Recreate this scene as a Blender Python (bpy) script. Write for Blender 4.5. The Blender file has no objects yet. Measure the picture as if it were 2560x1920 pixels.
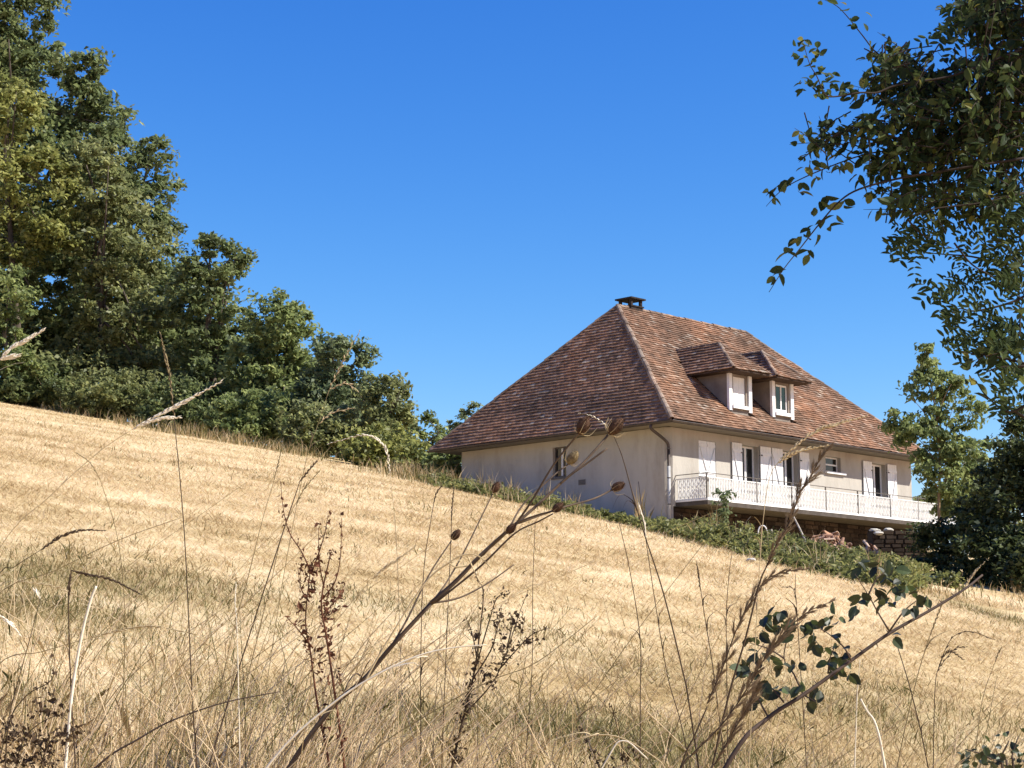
import bpy, math, random
import numpy as np
from mathutils import Vector, Matrix

S = bpy.context.scene
COL = S.collection
R = math.radians
rng = np.random.default_rng(7)
random.seed(7)

# ------------------------------------------------------------------ camera
FPX, PITCH = 4585.0, 0.15758
cam_d = bpy.data.cameras.new('camera')
cam = bpy.data.objects.new('camera', cam_d)
COL.objects.link(cam)
cam.location = (0, 0, 0)
cam.rotation_euler = (math.pi / 2 + PITCH, 0, 0)
cam_d.sensor_fit = 'HORIZONTAL'
cam_d.sensor_width = 36.0
cam_d.lens = FPX / 2560 * 36.0
cam_d.clip_start = 0.1
cam_d.clip_end = 3000
S.camera = cam

# ------------------------------------------------------------------ light
SUN_EL = R(42)
sun_h = Vector((0.972, -0.235, 0)).normalized()
sun_dir = (sun_h * math.cos(SUN_EL) + Vector((0, 0, math.sin(SUN_EL)))).normalized()
W = bpy.data.worlds.new('World')
S.world = W
W.use_nodes = True
nt = W.node_tree
bg = nt.nodes['Background']
sky = nt.nodes.new('ShaderNodeTexSky')
sky.sky_type = 'NISHITA'
sky.sun_disc = False
sky.sun_elevation = SUN_EL
sky.sun_rotation = math.atan2(sun_h.x, sun_h.y)
sky.altitude = 300
sky.air_density = 1.0
sky.dust_density = 0.0
sky.ozone_density = 5.0
# the photograph's strongly saturated blue: one grade for the whole sky
sep = nt.nodes.new('ShaderNodeSeparateColor')
cmb = nt.nodes.new('ShaderNodeCombineColor')
nt.links.new(sky.outputs[0], sep.inputs[0])
for ch, (gain, power) in enumerate(((0.285, 2.2), (0.585, 1.42), (1.89, 0.75))):
    lim = nt.nodes.new('ShaderNodeMath')
    lim.operation = 'MINIMUM'
    lim.inputs[1].default_value = 6.0
    pw = nt.nodes.new('ShaderNodeMath')
    pw.operation = 'POWER'
    pw.inputs[1].default_value = power
    ml = nt.nodes.new('ShaderNodeMath')
    ml.operation = 'MULTIPLY'
    ml.inputs[1].default_value = gain
    nt.links.new(sep.outputs[ch], lim.inputs[0])
    nt.links.new(lim.outputs[0], pw.inputs[0])
    nt.links.new(pw.outputs[0], ml.inputs[0])
    nt.links.new(ml.outputs[0], cmb.inputs[ch])
nt.links.new(cmb.outputs[0], bg.inputs[0])
bg.inputs[1].default_value = 0.086
sun_d = bpy.data.lights.new('sun', 'SUN')
sun_d.energy = 5.0
sun_d.angle = R(0.5)
sun_d.color = (1.0, 0.95, 0.87)
sun = bpy.data.objects.new('sun', sun_d)
COL.objects.link(sun)
sun.rotation_euler = sun_dir.to_track_quat('Z', 'Y').to_euler()
S.view_settings.view_transform = 'Standard'
S.view_settings.look = 'None'
S.view_settings.exposure = 0.78
S.view_settings.gamma = 1.0
S.view_settings.use_curve_mapping = False

# ------------------------------------------------------------------ helpers
VS = 2560 / 2212.0
_c, _s = math.cos(PITCH), math.sin(PITCH)


def ray(vx, vy):
    a = (vx * VS - 1280) / FPX
    b = -(vy * VS - 960) / FPX
    d = np.array([a, _c - b * _s, _s + b * _c])
    return d / d[1]


def at(vx, vy, Y):
    return ray(vx, vy) * Y


def tag(o, label=None, cat=None, group=None, kind=None):
    if label: o['label'] = label
    if cat: o['category'] = cat
    if group: o['group'] = group
    if kind: o['kind'] = kind
    return o


def empty(name, loc, label, cat, group=None, rz=0.0):
    o = bpy.data.objects.new(name, None)
    COL.objects.link(o)
    o.location = loc
    o.rotation_euler = (0, 0, rz)
    o.empty_display_size = 0.2
    return tag(o, label, cat, group)


def link(name, me, mat=None, parent=None, kind=None):
    o = bpy.data.objects.new(name, me)
    COL.objects.link(o)
    if mat is not None and not me.materials: me.materials.append(mat)
    if parent is not None: o.parent = parent
    if kind: o['kind'] = kind
    return o


class MB:
    """collects polygons; off is subtracted from every point"""
    def __init__(self, off=(0, 0, 0)):
        self.v, self.f, self.r = [], [], []
        self.off = np.array(off, float)
        self.cur = 0.0

    def add(self, pts, faces):
        n = len(self.v)
        for p in pts:
            self.v.append(tuple(np.asarray(p, float) - self.off))
            self.r.append(self.cur)
        for f in faces: self.f.append(tuple(i + n for i in f))

    def quad(self, a, b, c, d): self.add((a, b, c, d), ((0, 1, 2, 3),))
    def tri(self, a, b, c): self.add((a, b, c), ((0, 1, 2),))

    def box(self, x0, x1, y0, y1, z0, z1):
        self.hexa([(x0, y0, z0), (x1, y0, z0), (x1, y1, z0), (x0, y1, z0),
                   (x0, y0, z1), (x1, y0, z1), (x1, y1, z1), (x0, y1, z1)])

    def hexa(self, p):
        self.add(p, ((3, 2, 1, 0), (4, 5, 6, 7), (0, 1, 5, 4), (1, 2, 6, 5), (2, 3, 7, 6), (3, 0, 4, 7)))

    def bar(self, a, b, w, h=None, upv=(0, 0, 1)):
        a, b = np.asarray(a, float), np.asarray(b, float)
        h = w if h is None else h
        d = (b - a) / max(1e-9, np.linalg.norm(b - a))
        s = np.cross(d, upv)
        if np.linalg.norm(s) < 1e-3: s = np.cross(d, (1, 0, 0))
        s /= np.linalg.norm(s)
        t = np.cross(s, d)
        s, t = s * w / 2, t * h / 2
        self.hexa([a - s - t, a + s - t, a + s + t, a - s + t, b - s - t, b + s - t, b + s + t, b - s + t])

    def tube(self, pts, rad, n=6, cap=True):
        pts = [np.asarray(p, float) for p in pts]
        m = len(pts)
        if not hasattr(rad, '__len__'): rad = [rad] * m
        rings, prev = [], None
        for i in range(m):
            d = pts[min(i + 1, m - 1)] - pts[max(i - 1, 0)]
            d = d / max(1e-9, np.linalg.norm(d))
            ref = prev if prev is not None else (np.array([1., 0, 0]) if abs(d[0]) < .8 else np.array([0, 1., 0]))
            u = ref - d * np.dot(ref, d)
            u /= max(1e-9, np.linalg.norm(u))
            prev = u
            w = np.cross(d, u)
            rings.append([pts[i] + rad[i] * (math.cos(2 * math.pi * k / n) * u + math.sin(2 * math.pi * k / n) * w) for k in range(n)])
        V = [p for r_ in rings for p in r_]
        F = []
        for i in range(m - 1):
            for k in range(n):
                F.append((i * n + k, i * n + (k + 1) % n, (i + 1) * n + (k + 1) % n, (i + 1) * n + k))
        if cap:
            F.append(tuple(range(n))[::-1])
            F.append(tuple((m - 1) * n + k for k in range(n)))
        self.add(V, F)

    def mesh(self, name, smooth=False, rnd=False):
        me = bpy.data.meshes.new(name)
        me.from_pydata(self.v, [], self.f)
        if rnd:
            a = me.attributes.new('rnd', 'FLOAT', 'POINT')
            a.data.foreach_set('value', np.array(self.r, np.float32))
        if smooth: me.polygons.foreach_set('use_smooth', [True] * len(me.polygons))
        me.update()
        return me

    def build(self, name, mat, parent=None, smooth=False, kind=None, rnd=False):
        return link(name, self.mesh(name, smooth, rnd), mat, parent, kind)


def np_mesh(name, V, nper, attrs=None, smooth=False):
    """V (N, nper, 3): one polygon per row; attrs name -> (N,) per polygon value"""
    N = V.shape[0]
    me = bpy.data.meshes.new(name)
    me.vertices.add(N * nper)
    me.vertices.foreach_set('co', V.reshape(-1).astype(np.float32))
    me.loops.add(N * nper)
    me.loops.foreach_set('vertex_index', np.arange(N * nper, dtype=np.int32))
    me.polygons.add(N)
    me.polygons.foreach_set('loop_start', np.arange(0, N * nper, nper, dtype=np.int32))
    for k, v in (attrs or {}).items():
        a = me.attributes.new(k, 'FLOAT', 'POINT')
        a.data.foreach_set('value', np.repeat(np.asarray(v, np.float32), nper))
    me.update(calc_edges=True)
    return me


def smoothline(pts, n=4):
    """Catmull-Rom through pts"""
    P = [np.asarray(p, float) for p in pts]
    if len(P) < 3: return [P[0] + (P[-1] - P[0]) * t for t in np.linspace(0, 1, n + 1)]
    P = [2 * P[0] - P[1]] + P + [2 * P[-1] - P[-2]]
    out = []
    for i in range(1, len(P) - 2):
        for k in range(n):
            t = k / n
            a, b, c, d = P[i - 1], P[i], P[i + 1], P[i + 2]
            out.append(0.5 * (2 * b + (c - a) * t + (2 * a - 5 * b + 4 * c - d) * t * t + (3 * b - a - 3 * c + d) * t ** 3))
    out.append(P[-2])
    return out


# smooth value noise in numpy
_G = np.random.default_rng(3).random((256, 256))


def noise2(x, y):
    x, y = np.asarray(x, float), np.asarray(y, float)
    xi, yi = np.floor(x).astype(int), np.floor(y).astype(int)
    fx, fy = x - xi, y - yi
    fx, fy = fx * fx * (3 - 2 * fx), fy * fy * (3 - 2 * fy)
    g = lambda i, j: _G[i % 256, j % 256]
    return (g(xi, yi) * (1 - fx) + g(xi + 1, yi) * fx) * (1 - fy) + (g(xi, yi + 1) * (1 - fx) + g(xi + 1, yi + 1) * fx) * fy


def fbm(x, y, o=4):
    r, a, t = 0, 0.5, 0
    for k in range(o):
        r = r + a * noise2(x * 2 ** k + 17.3 * k, y * 2 ** k + 5.1 * k)
        t += a
        a *= 0.5
    return r / t


# ------------------------------------------------------------------ materials
def mat_new(name, rough=0.8, spec=0.3):
    m = bpy.data.materials.new(name)
    m.use_nodes = True
    b = m.node_tree.nodes['Principled BSDF']
    b.inputs['Roughness'].default_value = rough
    b.inputs['Specular IOR Level'].default_value = spec
    return m, m.node_tree, b


def ramp(nt, stops):
    n = nt.nodes.new('ShaderNodeValToRGB')
    e = n.color_ramp.elements
    while len(e) > 1: e.remove(e[-1])
    e[0].position, e[0].color = stops[0][0], (*stops[0][1], 1)
    for p, c in stops[1:]:
        k = e.new(p)
        k.color = (*c, 1)
    return n


def noise_node(nt, scale, detail=4, vec=None, rough=0.6):
    n = nt.nodes.new('ShaderNodeTexNoise')
    n.inputs['Scale'].default_value = scale
    n.inputs['Detail'].default_value = detail
    n.inputs['Roughness'].default_value = rough
    if vec is not None: nt.links.new(vec, n.inputs['Vector'])
    return n


def bump(nt, b, h, strength=0.4, dist=0.02):
    n = nt.nodes.new('ShaderNodeBump')
    n.inputs['Strength'].default_value = strength
    n.inputs['Distance'].default_value = dist
    nt.links.new(h, n.inputs['Height'])
    nt.links.new(n.outputs[0], b.inputs['Normal'])


def mat_noise(name, stops, scale, rough=0.85, bumps=0.3, bdist=0.02, spec=0.25, detail=6, stretch=None):
    m, nt, b = mat_new(name, rough, spec)
    tc = nt.nodes.new('ShaderNodeTexCoord')
    vec = tc.outputs['Object']
    if stretch:
        mp = nt.nodes.new('ShaderNodeMapping')
        mp.inputs['Scale'].default_value = stretch
        nt.links.new(vec, mp.inputs['Vector'])
        vec = mp.outputs[0]
    n = noise_node(nt, scale, detail, vec)
    r = ramp(nt, stops)
    nt.links.new(n.outputs[0], r.inputs[0])
    nt.links.new(r.outputs[0], b.inputs['Base Color'])
    if bumps:
        n2 = noise_node(nt, scale * 6, 4, vec)
        bump(nt, b, n2.outputs[0], bumps, bdist)
    return m


def rnd_value(nt):
    """per-polygon attribute 'rnd' plus the object's own random, wrapped to 0..1"""
    a = nt.nodes.new('ShaderNodeAttribute')
    a.attribute_name = 'rnd'
    oi = nt.nodes.new('ShaderNodeObjectInfo')
    s = nt.nodes.new('ShaderNodeMath')
    s.operation = 'ADD'
    nt.links.new(a.outputs['Fac'], s.inputs[0])
    nt.links.new(oi.outputs['Random'], s.inputs[1])
    f = nt.nodes.new('ShaderNodeMath')
    f.operation = 'FRACT'
    nt.links.new(s.outputs[0], f.inputs[0])
    return f.outputs[0]


def mat_leaf(name, stops, trans=0.35, rough=0.5, spec=0.35, attr_only=True):
    m, nt, b = mat_new(name, rough, spec)
    if attr_only:
        a = nt.nodes.new('ShaderNodeAttribute')
        a.attribute_name = 'rnd'
        v = a.outputs['Fac']
    else:
        v = rnd_value(nt)
    r = ramp(nt, stops)
    nt.links.new(v, r.inputs[0])
    nt.links.new(r.outputs[0], b.inputs['Base Color'])
    t = nt.nodes.new('ShaderNodeBsdfTranslucent')
    hs = nt.nodes.new('ShaderNodeHueSaturation')
    hs.inputs['Value'].default_value = 1.5
    hs.inputs['Hue'].default_value = 0.49
    nt.links.new(r.outputs[0], hs.inputs['Color'])
    nt.links.new(hs.outputs[0], t.inputs['Color'])
    mx = nt.nodes.new('ShaderNodeMixShader')
    mx.inputs[0].default_value = trans
    nt.links.new(b.outputs[0], mx.inputs[1])
    nt.links.new(t.outputs[0], mx.inputs[2])
    nt.links.new(mx.outputs[0], nt.nodes['Material Output'].inputs[0])
    return m


M = {}
M['stucco'] = mat_noise('stucco', [(0.3, (0.335, 0.305, 0.26)), (0.45, (0.41, 0.378, 0.325)), (0.6, (0.44, 0.408, 0.352)), (0.75, (0.47, 0.437, 0.38))], 1.1, 0.95, 0.8, 0.02, 0.1, 9, stretch=(1, 1, .45))
nt = M['stucco'].node_tree
_b = nt.nodes['Principled BSDF']
_src = _b.inputs['Base Color'].links[0].from_socket
_tc = nt.nodes.new('ShaderNodeTexCoord')
_mp = nt.nodes.new('ShaderNodeMapping')
_mp.inputs['Scale'].default_value = (1.3, 1.3, 0.35)
nt.links.new(_tc.outputs['Object'], _mp.inputs['Vector'])
_n = noise_node(nt, 1.0, 6, _mp.outputs[0], 0.65)
_r = ramp(nt, [(0.30, (0.84, 0.82, 0.79)), (0.48, (0.97, 0.97, 0.97)), (0.7, (1.03, 1.03, 1.03))])
nt.links.new(_n.outputs[0], _r.inputs[0])
_m = nt.nodes.new('ShaderNodeMix')
_m.data_type = 'RGBA'
_m.blend_type = 'MULTIPLY'
_m.inputs[0].default_value = 1.0
nt.links.new(_src, _m.inputs[6])
nt.links.new(_r.outputs[0], _m.inputs[7])
nt.links.new(_m.outputs[2], _b.inputs['Base Color'])
M['dormer_shade_stucco'] = mat_noise('dormer_shade_stucco', [(0.3, (0.17, 0.14, 0.115)), (0.7, (0.27, 0.23, 0.19))], 2.0, 0.95, 0.4, 0.015, 0.1)  # darker, browner stucco: the shade on the dormer cheeks is put into its colour
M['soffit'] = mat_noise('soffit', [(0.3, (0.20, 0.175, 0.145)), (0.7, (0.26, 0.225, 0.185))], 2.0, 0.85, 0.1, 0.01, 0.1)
M['concrete'] = mat_noise('concrete', [(0.3, (0.12, 0.105, 0.088)), (0.7, (0.20, 0.178, 0.15))], 3.0, 0.9, 0.3, 0.01, 0.1)
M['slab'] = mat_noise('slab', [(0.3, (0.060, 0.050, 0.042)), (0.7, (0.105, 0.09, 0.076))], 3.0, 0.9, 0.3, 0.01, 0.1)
M['white_paint'] = mat_noise('white_paint', [(0.3, (0.70, 0.69, 0.66)), (0.7, (0.80, 0.79, 0.76))], 3.0, 0.6, 0.1, 0.004, 0.3)
M['iron'] = mat_noise('iron', [(0.35, (0.58, 0.57, 0.54)), (0.65, (0.76, 0.75, 0.71))], 9.0, 0.6, 0.1, 0.004, 0.3)
M['dark_iron'] = mat_noise('dark_iron', [(0.3, (0.07, 0.06, 0.05)), (0.7, (0.13, 0.115, 0.10))], 9.0, 0.6, 0.1, 0.004, 0.3)
M['gutter'] = mat_noise('gutter', [(0.3, (0.035, 0.025, 0.02)), (0.7, (0.07, 0.05, 0.04))], 4.0, 0.5, 0.05, 0.004, 0.4)
M['pipe_sunlit'] = mat_noise('pipe_sunlit', [(0.3, (0.30, 0.30, 0.29)), (0.7, (0.42, 0.41, 0.39))], 4.0, 0.5, 0.05, 0.004, 0.4)  # pale grey for the lower downpipe, its sunlight put into the colour
M['soot_black'] = mat_noise('soot_black', [(0.3, (0.018, 0.015, 0.013)), (0.7, (0.05, 0.04, 0.035))], 6.0, 0.9, 0.3, 0.01, 0.1)
M['unlit_room'] = mat_noise('unlit_room', [(0.3, (0.02, 0.017, 0.014)), (0.7, (0.035, 0.03, 0.025))], 2.0, 0.9, 0, 0, 0.1)  # near black: the darkness of unlit interiors is put into the colour
M['deck'] = mat_noise('deck', [(0.3, (0.05, 0.035, 0.028)), (0.7, (0.09, 0.06, 0.045))], 4.0, 0.9, 0.2, 0.01, 0.1)
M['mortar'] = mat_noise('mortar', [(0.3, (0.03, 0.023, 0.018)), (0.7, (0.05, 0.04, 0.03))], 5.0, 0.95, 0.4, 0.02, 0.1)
M['bark'] = mat_noise('bark', [(0.3, (0.05, 0.04, 0.03)), (0.7, (0.14, 0.115, 0.09))], 5.0, 0.95, 0.6, 0.03, 0.1, stretch=(1, 1, 0.25))
M['young_bark'] = mat_noise('young_bark', [(0.3, (0.20, 0.13, 0.075)), (0.7, (0.34, 0.24, 0.15))], 5.0, 0.9, 0.4, 0.01, 0.1, stretch=(1, 1, 0.25))
M['weathered'] = mat_noise('weathered', [(0.3, (0.26, 0.22, 0.17)), (0.7, (0.48, 0.42, 0.34))], 8.0, 0.9, 0.3, 0.005, 0.1)
M['pale_stone'] = mat_noise('pale_stone', [(0.3, (0.42, 0.39, 0.33)), (0.7, (0.62, 0.59, 0.52))], 6.0, 0.95, 0.4, 0.02, 0.1)

m, nt, b = mat_new('glass', 0.06, 0.6)
b.inputs['Base Color'].default_value = (0.012, 0.012, 0.013, 1)
n = noise_node(nt, 1.5, 2, nt.nodes.new('ShaderNodeTexCoord').outputs['Object'])
bump(nt, b, n.outputs[0], 0.05, 0.02)
M['glass'] = m


def mat_pieces(name, stops, rough, vein, bumps):
    m, nt, b = mat_new(name, rough, 0.15)
    v = rnd_value(nt)
    r = ramp(nt, stops)
    nt.links.new(v, r.inputs[0])
    g = nt.nodes.new('ShaderNodeNewGeometry')
    n = noise_node(nt, vein, 5, g.outputs['Position'])
    n.inputs['Roughness'].default_value = 0.7
    r2 = ramp(nt, [(0.32, (0.62, 0.6, 0.58)), (0.55, (1.0, 1.0, 1.0)), (0.75, (1.22, 1.16, 1.08))])
    nt.links.new(n.outputs[0], r2.inputs[0])
    mx = nt.nodes.new('ShaderNodeMix')
    mx.data_type = 'RGBA'
    mx.blend_type = 'MULTIPLY'
    mx.inputs[0].default_value = 1.0
    nt.links.new(r.outputs[0], mx.inputs[6])
    nt.links.new(r2.outputs[0], mx.inputs[7])
    n3 = noise_node(nt, 0.55, 4, g.outputs['Position'])
    r3 = ramp(nt, [(0.36, (0.66, 0.70, 0.72)), (0.5, (0.92, 0.92, 0.91)), (0.66, (1.14, 1.03, 0.92))])
    nt.links.new(n3.outputs[0], r3.inputs[0])
    m3 = nt.nodes.new('ShaderNodeMix')
    m3.data_type = 'RGBA'
    m3.blend_type = 'MULTIPLY'
    m3.inputs[0].default_value = 1.0
    nt.links.new(mx.outputs[2], m3.inputs[6])
    nt.links.new(r3.outputs[0], m3.inputs[7])
    nt.links.new(m3.outputs[2], b.inputs['Base Color'])
    n2 = noise_node(nt, 40, 3, g.outputs['Position'])
    bump(nt, b, n2.outputs[0], bumps, 0.008)
    return m


M['tile'] = mat_pieces('roof_clay', [(0.0, (0.155, 0.098, 0.066)), (0.25, (0.235, 0.140, 0.090)), (0.5, (0.275, 0.160, 0.102)),
                                     (0.86, (0.315, 0.188, 0.122)), (0.97, (0.38, 0.28, 0.21)), (1.0, (0.44, 0.36, 0.28))], 0.9, 3.0, 0.4)
M['hip'] = mat_pieces('hip_clay', [(0.0, (0.18, 0.125, 0.09)), (0.5, (0.26, 0.18, 0.13)), (1.0, (0.35, 0.27, 0.205))], 0.9, 3.0, 0.4)
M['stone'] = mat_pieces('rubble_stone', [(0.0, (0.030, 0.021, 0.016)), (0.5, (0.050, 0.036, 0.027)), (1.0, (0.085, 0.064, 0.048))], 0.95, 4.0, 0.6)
M['old_tile'] = mat_pieces('old_clay', [(0.0, (0.26, 0.15, 0.10)), (0.5, (0.42, 0.27, 0.19)), (1.0, (0.56, 0.44, 0.35))], 0.9, 5.0, 0.4)

M['leaf_dark'] = mat_leaf('leaf_dark', [(0, (0.062, 0.084, 0.036)), (0.5, (0.145, 0.184, 0.072)), (1, (0.27, 0.305, 0.125))], 0.48)
M['leaf_mid'] = mat_leaf('leaf_mid', [(0, (0.078, 0.110, 0.042)), (0.5, (0.185, 0.230, 0.082)), (1, (0.33, 0.365, 0.14))], 0.5)
M['leaf_olive'] = mat_leaf('leaf_olive', [(0, (0.088, 0.106, 0.044)), (0.5, (0.200, 0.224, 0.088)), (1, (0.34, 0.35, 0.15))], 0.5)
M['leaf_yellow'] = mat_leaf('leaf_yellow', [(0, (0.105, 0.126, 0.036)), (0.5, (0.235, 0.252, 0.075)), (1, (0.38, 0.38, 0.13))], 0.5)
M['leaf_blue'] = mat_leaf('leaf_blue', [(0, (0.064, 0.092, 0.046)), (0.5, (0.150, 0.192, 0.090)), (1, (0.26, 0.295, 0.15))], 0.48)
M['leaf_bank'] = mat_leaf('leaf_bank', [(0, (0.055, 0.066, 0.022)), (0.5, (0.17, 0.182, 0.058)), (0.85, (0.31, 0.30, 0.10)), (1, (0.46, 0.38, 0.19))], 0.45)
M['leaf_shade'] = mat_leaf('leaf_shade', [(0, (0.022, 0.034, 0.015)), (0.5, (0.062, 0.084, 0.031)), (0.85, (0.13, 0.155, 0.055)), (1, (0.20, 0.22, 0.08))], 0.38)  # darker leaf: the shade on the right-hand trees is put into the colour
M['leaf_near'] = mat_leaf('leaf_near', [(0, (0.020, 0.034, 0.013)), (0.55, (0.046, 0.068, 0.021)), (0.9, (0.105, 0.128, 0.04)), (1, (0.19, 0.18, 0.04))], 0.36, 0.6, 0.15)
M['leaf_near_one'] = mat_leaf('leaf_near_one', [(0, (0.020, 0.034, 0.013)), (0.55, (0.046, 0.068, 0.021)), (0.9, (0.105, 0.128, 0.04)), (1, (0.19, 0.18, 0.04))], 0.36, 0.6, 0.15, attr_only=False)
M['leaf_bramble'] = mat_leaf('leaf_bramble', [(0, (0.016, 0.022, 0.010)), (0.6, (0.032, 0.040, 0.016)), (1, (0.07, 0.10, 0.03))], 0.22, 0.45, 0.35, attr_only=False)
M['straw'] = mat_leaf('straw', [(0, (0.065, 0.078, 0.022)), (0.2, (0.19, 0.155, 0.05)), (0.4, (0.32, 0.228, 0.102)), (0.7, (0.55, 0.415, 0.220)), (1, (0.72, 0.59, 0.38))], 0.25, 0.7, 0.2)
M['stem_brown'] = mat_noise('stem_brown', [(0.3, (0.032, 0.020, 0.012)), (0.7, (0.085, 0.055, 0.03))], 30, 0.8, 0.1, 0.002, 0.2)
M['stem_straw'] = mat_noise('stem_straw', [(0.3, (0.33, 0.25, 0.13)), (0.7, (0.52, 0.41, 0.24))], 30, 0.7, 0.1, 0.002, 0.2)
M['stem_pale'] = mat_noise('stem_pale', [(0.3, (0.58, 0.50, 0.36)), (0.7, (0.74, 0.68, 0.54))], 30, 0.6, 0.1, 0.002, 0.2)
M['stem_olive'] = mat_noise('stem_olive', [(0.3, (0.13, 0.10, 0.045)), (0.7, (0.24, 0.18, 0.085))], 30, 0.7, 0.1, 0.002, 0.2)
M['teasel_stem'] = mat_noise('teasel_stem', [(0.3, (0.045, 0.03, 0.02)), (0.7, (0.13, 0.092, 0.06))], 14, 0.8, 0.2, 0.003, 0.2)
M['teasel_head'] = mat_noise('teasel_head', [(0.3, (0.035, 0.02, 0.013)), (0.7, (0.10, 0.055, 0.032))], 40, 0.9, 0.2, 0.003, 0.1)
M['teasel_lit_head'] = mat_noise('teasel_lit_head', [(0.3, (0.10, 0.07, 0.035)), (0.7, (0.24, 0.18, 0.09))], 40, 0.9, 0.2, 0.003, 0.1)  # yellow-brown head; its sunlit paleness is put into the colour
M['dock'] = mat_noise('dock', [(0.3, (0.05, 0.02, 0.012)), (0.7, (0.15, 0.062, 0.032))], 25, 0.85, 0.2, 0.003, 0.15)
M['plume'] = mat_noise('plume', [(0.3, (0.10, 0.068, 0.038)), (0.7, (0.24, 0.17, 0.10))], 30, 0.85, 0, 0, 0.1)
M['twig_dark'] = mat_noise('twig_dark', [(0.3, (0.02, 0.014, 0.010)), (0.7, (0.05, 0.036, 0.026))], 14, 0.8, 0.2, 0.003, 0.15)
M['bramble_stem'] = mat_noise('bramble_stem', [(0.3, (0.035, 0.022, 0.016)), (0.7, (0.09, 0.06, 0.042))], 14, 0.7, 0.2, 0.003, 0.25)

# ------------------------------------------------------------------ ground
G0, GA, GB = -1.6, 0.1216, -0.1585
EDGE_V = [(-60, 858), (150, 894), (300, 924), (450, 950), (600, 976), (730, 1000), (860, 1032), (1000, 1062), (1150, 1092), (1300, 1124), (1460, 1160), (1600, 1194), (1750, 1234), (1900, 1270), (2060, 1282), (2260, 1294)]


def _edge():
    out = []
    for vx, vy in EDGE_V:
        r = ray(vx, vy)
        out.append((r[0], min(92.0, -G0 / max(1e-4, GA + GB * r[0] - r[2]))))
    return np.array([(u * Y, Y) for u, Y in out])


BL = _edge()                             # edge of the mown field


def edge_Y(vx):
    return float(np.interp(vx, [e[0] for e in EDGE_V], BL[:, 1]))



def edge_dist(X, Y):
    """signed distance past the field's upper edge (positive beyond it)"""
    X, Y = np.asarray(X, float), np.asarray(Y, float)
    best = np.full(np.broadcast(X, Y).shape, 1e9)
    sg = np.ones_like(best)
    for i in range(len(BL) - 1):
        a, b = BL[i], BL[i + 1]
        d = b - a
        L = np.hypot(*d)
        t = ((X - a[0]) * d[0] + (Y - a[1]) * d[1]) / L ** 2
        lo = -9 if i == 0 else 0
        hi = 9 if i == len(BL) - 2 else 1
        t = np.clip(t, lo, hi)
        px, py = a[0] + t * d[0], a[1] + t * d[1]
        D = np.hypot(X - px, Y - py)
        side = (X - px) * (-d[1] / L) + (Y - py) * (d[0] / L)
        k = D < best
        best = np.where(k, D, best)
        sg = np.where(k, np.where(side > 0, 1, -1), sg)
    return best * sg


def sstep(a, b, x):
    t = np.clip((x - a) / (b - a), 0, 1)
    return t * t * (3 - 2 * t)


def ground(X, Y):
    X, Y = np.asarray(X, float), np.asarray(Y, float)
    Xc = np.clip(X, -70, 26)
    Yc = np.where(Y > 92, 92 + 12 * (1 - np.exp(-(np.maximum(Y, 92) - 92) / 12)), Y)
    z = G0 + GA * Yc + GB * Xc
    z = z - 0.05 * np.maximum(0, Y - 112) - 0.04 * np.maximum(0, X - 30)
    d = edge_dist(X, Y)
    t = 0.709 * (X - 5.326) + 0.705 * (Y - 61.91)
    z = z - 1.3 * sstep(6, 16, d) * sstep(0.3, 4, t) * (1 - sstep(16, 24, t))
    z = z + 0.10 * (fbm(X * 0.12, Y * 0.12, 3) - 0.5) + 0.05 * (fbm(X * 0.6 + 9, Y * 0.6, 3) - 0.5)
    return z


def gz(X, Y): return float(ground(X, Y))


def ground_hit(vx, vy):
    r = ray(vx, vy)
    Y = 6.0
    while Y < 120:
        if r[2] * Y <= gz(r[0] * Y, Y): return r[0] * Y, Y
        Y *= 1.01
    return r[0] * 120, 120


# patches where the cut grass stayed green or brown (centre in the world, radii in metres, strength)
PATCH = []
for vx, vy, rx, ry, s in ((60, 1240, 200, 60, .8), (330, 1270, 260, 36, .9), (150, 1320, 230, 50, .8), (800, 1300, 200, 22, .55),
                          (560, 1360, 160, 22, .5), (250, 1410, 200, 22, .35),
                          (560, 1525, 260, 40, 1.3), (120, 1520, 180, 24, .6), (900, 1555, 200, 40, .9), (1380, 1610, 300, 50, 1.5),
                          (1150, 1370, 230, 22, .5), (1900, 1540, 420, 60, .55), (1330, 1440, 200, 30, .4), (2130, 1325, 60, 20, .9),
                          (700, 1650, 300, 24, .5), (1700, 1655, 400, 30, .7)):
    x, y = ground_hit(vx, vy)
    xa, ya = ground_hit(vx, vy - ry)
    PATCH.append((x, y, rx * VS / FPX * y, max(0.4, abs(ya - y)), s))


def zone(X, Y):
    """0 = bleached straw, 1 = green/brown living grass"""
    d1 = 0.69 * X - 0.72 * Y
    d2 = 0.72 * X + 0.69 * Y
    z = 0
    for x, y, rx, ry, s in PATCH:
        q = ((X - x) / rx) ** 2 + ((Y - y) / ry) ** 2
        z = np.maximum(z, s * np.exp(-q * 0.9))
    n = fbm(d1 * 0.35 + 40, d2 * 1.1 + 7, 4)
    z = 0.75 * z * (0.2 + 1.5 * n) + 0.7 * np.maximum(0, fbm(d1 * 0.16 + 3, d2 * 0.8 + 11, 4) - 0.60)
    return np.clip(z, 0, 1)


def streak(X, Y):
    d1 = 0.69 * X - 0.72 * Y
    d2 = 0.72 * X + 0.69 * Y
    return 0.12 * fbm(d1 * 0.13 + 2, d2 * 0.9 + 5, 4) + 0.50 * fbm(X * 0.55 + 31, Y * 0.4 + 8, 5) + 0.38 * fbm(d1 * 1.2 + 3, d2 * 1.5 + 1, 5)


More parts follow.
